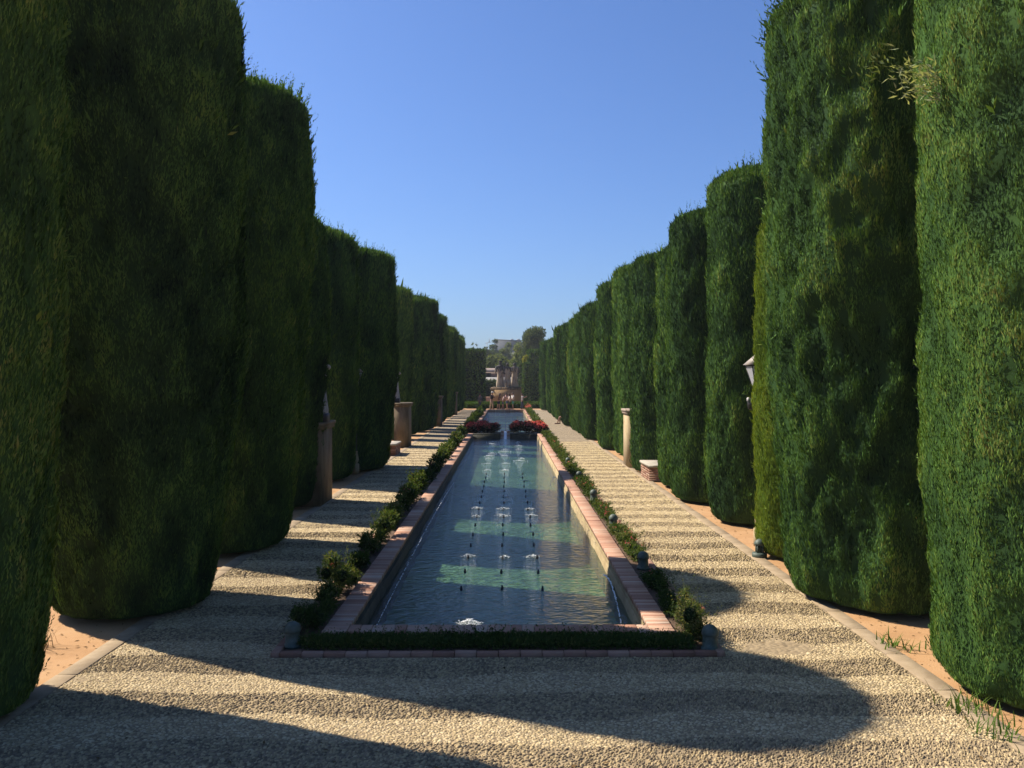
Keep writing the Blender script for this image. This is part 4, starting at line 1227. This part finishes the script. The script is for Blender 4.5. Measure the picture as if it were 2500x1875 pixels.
def person(x, y, rz, label, H=1.7, top=None, bottom=None, blen=1.0, hair='short', cap=None, lean=0.0, arms=('down','down'), step=.06, sleeves=.5, sit=False, bag=None):
    """faces -Y before rotation; heights scaled by H/1.7"""
    k = H/1.7
    t = thing('person', (x, y, 0), label, 'person', None, rz)
    hipz = .90 if not sit else .50
    def up(h, fx=0, fy=0):      # trunk point at height h above the hip with forward lean
        a = lean
        return (fx, fy - math.sin(a)*h, hipz + math.cos(a)*h)
    J = {}
    J['pel'] = up(0); J['waist'] = up(.16); J['chest'] = up(.36); J['neck'] = up(.52); J['head0'] = up(.60, 0, -.015); J['head1'] = up(.72, 0, -.02)
    for s, nm_ in ((-1,'L'),(1,'R')):
        if not sit:
            J['hip'+nm_] = (s*.09, 0, hipz-.05)
            J['knee'+nm_] = (s*.095, -.03 - s*step, .48); J['ank'+nm_] = (s*.10, .03 - s*step*1.6, .08); J['toe'+nm_] = (s*.115, -.14 - s*step*1.6, .035)
        else:
            J['hip'+nm_] = (s*.09, -.04, hipz)
            J['knee'+nm_] = (s*.11, -.46, .50); J['ank'+nm_] = (s*.11, -.50 - .1*s, .08); J['toe'+nm_] = (s*.12, -.67 - .1*s, .035)
        sh = up(.47, s*.17)
        J['sh'+nm_] = sh
        mode = arms[0 if s < 0 else 1]
        if mode == 'down': el, wr = (s*.23, sh[1]-.01, sh[2]-.28), (s*.24, sh[1]-.07, sh[2]-.52)
        elif mode == 'phone': el, wr = (s*.22, sh[1]-.10, sh[2]-.24), (s*.07, sh[1]-.30, sh[2]-.12)
        elif mode == 'raise': el, wr = (s*.22, sh[1]-.22, sh[2]-.10), (s*.10, sh[1]-.44, sh[2]+.0)
        else: el, wr = (s*.25, sh[1]-.06, sh[2]-.26), (s*.08, sh[1]-.24, sh[2]-.34)
        J['el'+nm_] = el; J['wr'+nm_] = wr
    V, E, idx = [], [], {}
    def av(n_, r, p=None):
        p = p or J[n_]; idx[n_] = len(V); V.append((p[0]*k, p[1]*k, p[2]*k, r*k if not isinstance(r, tuple) else (r[0]*k, r[1]*k))); return idx[n_]
    def ae(a, b): E.append((idx[a], idx[b]))
    av('pel', (.155,.11)); av('waist', (.135,.095)); av('chest', (.155,.105)); av('neck', .055); av('head0', (.07,.085)); av('head1', (.075,.09))
    for a, b in (('pel','waist'),('waist','chest'),('chest','neck'),('neck','head0'),('head0','head1')): ae(a, b)
    hp = J['head0']; av('nose', .016, (hp[0], hp[1]-.105, hp[2]+.03)); ae('head0', 'nose')
    for s, q in ((-1,'L'),(1,'R')):
        av('hip'+q, .085); av('knee'+q, .058); av('ank'+q, .040); av('toe'+q, .035)
        ae('pel','hip'+q); ae('hip'+q,'knee'+q); ae('knee'+q,'ank'+q); ae('ank'+q,'toe'+q)
        av('sh'+q, .055); av('el'+q, .040); av('wr'+q, .028); ae('chest','sh'+q); ae('sh'+q,'el'+q); ae('el'+q,'wr'+q)
        e, w_ = Vector(J['el'+q]), Vector(J['wr'+q]); d = (w_-e).normalized()
        side = d.cross(Vector((1,0,0))); side = side.normalized() if side.length > .1 else Vector((0,1,0))
        pm = w_ + d*.07; av('palm'+q, (.038,.018), pm[:]); ae('wr'+q, 'palm'+q)
        for fi, (off, ln) in enumerate(((-.030,.060),(-.010,.075),(.010,.070),(.030,.055))):
            f0 = pm + side*off + d*.02; f1 = f0 + d*ln*.5; f2 = f1 + d*ln*.35 + d.cross(side)*ln*.3
            av('f%d%s' % (fi,q), .009, f1[:]); av('g%d%s' % (fi,q), .008, f2[:]); ae('palm'+q, 'f%d%s' % (fi,q)); ae('f%d%s' % (fi,q), 'g%d%s' % (fi,q))
        th0 = w_ + d*.03 - side*.045; th1 = th0 + d*.04 - side*.01
        av('t0'+q, .010, th0[:]); av('t1'+q, .008, th1[:]); ae('wr'+q, 't0'+q); ae('t0'+q, 't1'+q)
    skin_obj('body', V, E, M['skin'], t)
    # top
    V, E, idx = [], [], {}
    av('waist0', (.172,.125), up(-.02)); av('waist', (.155,.115)); av('chest', (.178,.125)); av('nk', .075, up(.495))
    ae('waist0','waist'); ae('waist','chest'); ae('chest','nk')
    for s, q in ((-1,'L'),(1,'R')):
        av('sh'+q, .072); ae('chest','sh'+q)
        m_ = Vector(J['sh'+q]).lerp(Vector(J['el'+q]), min(1, sleeves*1.4)); av('sl'+q, .058, m_[:]); ae('sh'+q,'sl'+q)
        if sleeves > .8:
            m2 = Vector(J['el'+q]).lerp(Vector(J['wr'+q]), .9); av('sm'+q, .045, m2[:]); ae('sl'+q,'sm'+q)
    skin_obj('shirt' if sleeves <= .8 else 'jacket', V, E, top, t)
    # bottom
    V, E, idx = [], [], {}
    av('pel', (.172,.125)); av('pt', (.16,.118), up(.06)); ae('pel','pt')
    for s, q in ((-1,'L'),(1,'R')):
        av('hip'+q, .105); ae('pel','hip'+q)
        if blen >= 1:
            av('knee'+q, .078); av('ank'+q, .062); ae('hip'+q,'knee'+q); ae('knee'+q,'ank'+q)
        else:
            m_ = Vector(J['hip'+q]).lerp(Vector(J['knee'+q]), blen*1.6); av('h2'+q, .098, m_[:]); ae('hip'+q,'h2'+q)
    skin_obj('trousers' if blen >= 1 else 'shorts', V, E, bottom, t)
    # hair / cap
    h1 = Vector(J['head1'])*k
    mb = MB()
    mb.ball((h1.x, h1.y+.022*k, h1.z+.008*k), .1*k, 14, .5, (.92,1.0,1.05))
    if hair == 'long':
        mb.ball((h1.x, h1.y+.075*k, h1.z-.14*k), .1*k, 12, .5, (.95,.55,1.6))
    elif hair == 'tail':
        mb.tube([(h1.x,h1.y+.1*k,h1.z+.02*k),(h1.x,h1.y+.16*k,h1.z-.06*k),(h1.x,h1.y+.13*k,h1.z-.2*k)],[.03*k,.035*k,.012*k],8)
    mb.build('hair', M['hair'], t, True)
    if cap:
        mb = MB(); mb.ball((h1.x, h1.y+.01*k, h1.z+.045*k), .108*k, 14, .5, (.95,1.05,.85)); mb.box((h1.x-.08*k,h1.y-.2*k,h1.z+.03*k),(h1.x+.08*k,h1.y-.06*k,h1.z+.045*k),.5,.004)
        mb.build('cap', cap, t, True)
    # shoes
    mb = MB()
    for q in 'LR':
        a, b = Vector(J['ank'+q])*k, Vector(J['toe'+q])*k
        mb.ball(((a.x+b.x)/2, (a.y+b.y)/2, .045*k), 1, 10, .5, (.05*k,.135*k,.045*k))
    mb.build('shoes', cl('shoe_leather', (.16,.09,.07)), t, True)
    return t
R_ = math.radians
white, navy, black = cl('white_cotton',(.75,.74,.72)), cl('navy_denim',(.035,.05,.10)), cl('black_cotton',(.018,.019,.024))
py = 91.0
def pxX(px, y=py): return (px-VX)*y/F
person(pxX(1200), py, R_(60), 'person in white cap, black jacket and beige trousers left of the group', 1.84, black, cl('beige_cotton',(.38,.30,.22)), 1.0, cap=white, arms=('phone','phone'), lean=.10, sleeves=1.0)
person(pxX(1217), py, R_(75), 'person with long hair in brown top and dark shorts leaning forward', 1.70, cl('brown_cotton',(.13,.075,.05)), navy, .55, 'long', arms=('phone','fold'), lean=.22, sleeves=.6)
person(pxX(1227.5), py-.3, R_(100), 'short person in pale pink top and navy shorts', 1.58, cl('pale_pink_cotton',(.62,.45,.40)), navy, .5, 'short', arms=('fold','fold'), lean=.25)
person(pxX(1238), py+.3, R_(-40), 'person in pink patterned top with bare legs in the group', 1.74, cl('rose_cotton',(.58,.38,.36)), navy, .5, 'long', arms=('phone','phone'), lean=.18)
person(pxX(1245), py-1.0, R_(-70), 'person in white shirt and black trousers in the group', 1.66, cl('pinkish_white_cotton',(.66,.56,.53)), black, 1.0, 'long', arms=('fold','fold'), lean=.15)
person(pxX(1252.5), py, R_(-60), 'person in white T-shirt and green shorts at the right of the group', 1.78, white, cl('green_cotton',(.10,.42,.26)), .6, 'short', arms=('down','fold'), lean=.05)
person(pxX(1274.5), py, R_(80), 'person in white shirt and navy trousers pointing a camera to the right', 1.66, white, navy, 1.0, 'short', arms=('raise','raise'), lean=.03)
person(pxX(1171.7,88.6), 88.6, R_(150), 'person in grey long top walking in the shade by the left path', 1.72, cl('grey_cotton',(.16,.14,.14)), cl('dark_grey_cotton',(.10,.09,.09)), 1.0, 'short', arms=('down','down'), step=.14, sleeves=1.0)
person(4.12, 59.6, R_(-90), 'seated person with bare legs on the distant bench on the right', 1.7, cl('dusty_rose_cotton',(.35,.20,.17)), cl('tan_cotton',(.42,.28,.2)), .4, 'short', arms=('fold','fold'), sit=True)

# ------------------------------------------------------------------ background
def broadleaf(x, y, w, top, label, mat, seed, low=.25, L0=None, z0=0.0, group=None):
    rs = np.random.RandomState(seed)
    t = thing('tree', (x, y, z0), label, 'tree', group)
    h = top-z0
    bl = []
    for k in range(17):
        fz = rs.uniform(low, .88); q = math.sqrt(max(.05, 1-((fz-.55)/.55)**2))
        a = rs.uniform(0, 2*PI); rr = w*.5*q*math.sqrt(rs.rand())*.72
        b = w*rs.uniform(.17,.27)
        bl.append((rr*math.cos(a), rr*math.sin(a), h*fz, b, b, b*rs.uniform(.7,1.0)))
    bl.append((0,0,h*.55,w*.33,w*.33,h*.3))
    bl.append((rs.uniform(-.1,.1)*w,0,h-w*.14,w*.18,w*.18,w*.15))
    leafy(t, bl, L0 or max(.28, .0022*y), 1.15, mat, seed, 'crown', wf=.55, tb=.55, upw=.2)
    mb = MB(); mb.tube([(0,0,-1),(.1,0,h*.3),(0,.1,h*.6)], [w*.045,w*.035,w*.015], 8)
    for k in range(4):
        b = bl[k]; mb.tube([(.08,0,h*.28),(b[0]*.5,b[1]*.5,(b[2]+h*.28)/2),b[:3]], [w*.02,w*.014,w*.006], 6)
    mb.build('trunk', M['bark'], t)
    return t
def bt(px0, px1, ptop, y, lab, mat, seed, low=.25, z0=0, L0=None):
    return broadleaf(((px0+px1)/2-VX)*y/F, y, (px1-px0)*y/F*1.05, CH+(HY-ptop)*y/F, lab, mat, seed, low, L0, z0)
# hill
nx, ny = 80, 60
xs = np.linspace(-260, 260, nx); ys = np.linspace(130, 760, ny)
X, Y = np.meshgrid(xs, ys)
Z = -.5 + 19*np.exp(-((X-8)/120)**2)*np.clip((Y-190)/260,0,1)**1.2 + 1.5*vnoise(X*.03+20, Y*.03+20, 3)*np.clip((Y-170)/60,0,1)
k = np.arange(nx-1)
ff = np.concatenate([np.stack([i*nx+k, i*nx+k+1, (i+1)*nx+k+1, (i+1)*nx+k],1) for i in range(ny-1)])
tag(mesh_np('hill', np.stack([X,Y,Z],2).reshape(-1,3), [ff], M['lawn'], None, None, True), kind='structure')
bt(1268,1352,800,150,'large dark round tree standing above the right hedge','tree_dark',81,.45)
bt(1186,1216,866,136,'green tree just behind the left statue','tree',82,.3)
bt(1212,1248,872,139,'green tree just behind the middle statue','tree',83,.3)
bt(1244,1284,862,142,'green tree behind the right statue','tree',84,.3)
bt(1176,1206,872,133,'green tree beside the left hedge block','tree',85,.3)
bt(1240,1292,845,172,'olive tree on the slope below the hilltop building','tree',86,.2)
bt(1206,1248,853,190,'mid green tree on the slope, centre','tree',87,.2)
bt(1168,1212,849,225,'bluish green tree on the slope at the left','tree_dark',88,.2,1)
bt(1192,1222,829,270,'dark tree standing before the hilltop building','tree_dark',89,.2,3)
bt(1222,1262,838,245,'green tree on the slope just under the hilltop building','tree',90,.2,2)
bt(1148,1159,838,235,'pale slim tree peeping over the left cypresses, left one','tree',91,.2,1)
bt(1159,1168,840,235,'pale slim tree peeping over the left cypresses, right one','tree',92,.2,1)
bt(1255,1300,832,300,'tree right of the hilltop building','tree',93,.2,5)
bt(1160,1200,858,260,'dull green tree at the left foot of the hill','tree',94,.2,2)
bt(1262,1290,868,128,'dark shrubby tree right of the monument','tree_dark',95,.1)
for i, (px0, px1, y, lab) in enumerate(((1180,1204,123,'dark shrub left of the monument'),(1198,1214,125,'dark shrub just behind the left statue'),(1258,1284,122,'grey-green shrub right of the monument'))):
    t = thing('shrub', (((px0+px1)/2-VX)*y/F, y, 0), lab, 'shrub', 'shrubs around the monument')
    leafy(t, [(0,0,1.4,(px1-px0)*y/F*.55,.8,1.6)]+[(rs.uniform(-.5,.5),rs.uniform(-.4,.4),rs.uniform(.8,2.6),.45,.45,.5) for _ in range(6)], .22, .8, 'tree_dark', 97+i)
    twigs(t, 4, 2.2, rs, .5)
for i, (x, lab) in enumerate(((-3.6,'dark bush under the white wall, far left of the monument'),(-2.3,'dark bush under the white wall, close to the left of the monument'),(2.2,'dark bush under the white wall, close to the right of the monument'),(3.4,'dark bush under the white wall, far right of the monument'))):
    t = thing('shrub', (x, 121.5+.4*i, 0), lab, 'shrub', 'shrubs around the monument')
    leafy(t, [(0,0,1.4,.95,.7,1.7),(.2,0,2.6,.8,.6,.7),(-.5,0,2.5,.6,.5,.6)]+[(rs.uniform(-.6,.6),rs.uniform(-.4,.4),rs.uniform(.8,2.5),.45,.45,.5) for _ in range(5)], .22, .9, 'tree_dark', 900+i)
# low building behind the monument
t = thing('low_building', (0.0, 128, 0), 'low pink masonry building with white lower wall behind the monument', 'building')
mb = MB(); mb.box((-6,0,0),(6,6,3.55),.5); mb.build('lower_wall', M['whitewall'], t)
mb = MB(); mb.box((-6,.3,3.55),(6,5.7,4.35),.5); mb.build('upper_wall', M['pinkwall'], t)
mb = MB(); mb.add([(-6.3,-.1,4.35),(6.3,-.1,4.35),(6.3,6.2,4.35),(-6.3,6.2,4.35),(-6.3,3,4.95),(6.3,3,4.95)], [(0,3,2,1),(0,1,5,4),(2,3,4,5),(1,2,5),(3,0,4)]); mb.build('roof', M['pinkwall'], t)
mb = MB(); mb.box((-3.3,.22,3.62),(-2.35,.32,4.18),.5); mb.build('window', M['opening'], t)
# hilltop building
t = thing('hilltop_building', ((1241-VX)*420/F, 420, 12), 'long grey-blue building on top of the far hill', 'building')
mb = MB(); mb.box((-6.2,0,0),(6.2,9,11.0),.5); mb.build('wall', M['fort'], t)
mb = MB(); mb.add([(-6.5,-.4,11.0),(6.5,-.4,10.2),(6.5,9.4,10.2),(-6.5,9.4,11.0),(-6.5,-.4,11.5),(6.5,-.4,10.7),(6.5,9.4,10.7),(-6.5,9.4,11.5)], [(0,3,2,1),(4,5,6,7),(0,1,5,4),(1,2,6,5),(2,3,7,6),(3,0,4,7)]); mb.build('roof', M['roof'], t)
mb = MB(); mb.tube([(-11.5,3,9.6),(-7.0,3,10.4)], .12, 6); mb.box((-9.6,2.8,9.9),(-9.2,3.2,11.3)); mb.tube([(-9.4,3,11.3),(-9.4,3,12)], .1, 6); mb.tube([(-10.5,3,0),(-10.5,3,9.8)], .15, 6)
mb.build('antenna', M['whitewall'], t)
for x in (1.0, 4.2):
    mb = MB(); mb.box((x,2,10.9),(x+1.6,3,11.6),.5); mb.build('roof_unit', M['whitewall'], t)

# ------------------------------------------------------------------ air
m, nt, out = new_mat('thin_haze')
pv = N(nt, 'ShaderNodeVolumePrincipled'); pv.inputs['Density'].default_value = 0.00027; pv.inputs['Color'].default_value = (0.80,0.88,1.0,1); pv.inputs['Anisotropy'].default_value = 0.2
nt.links.new(pv.outputs[0], out.inputs['Volume'])
mb = MB(); mb.box((-420,-30,-3.2),(420,820,40))
tag(mb.build('haze', m), kind='stuff')
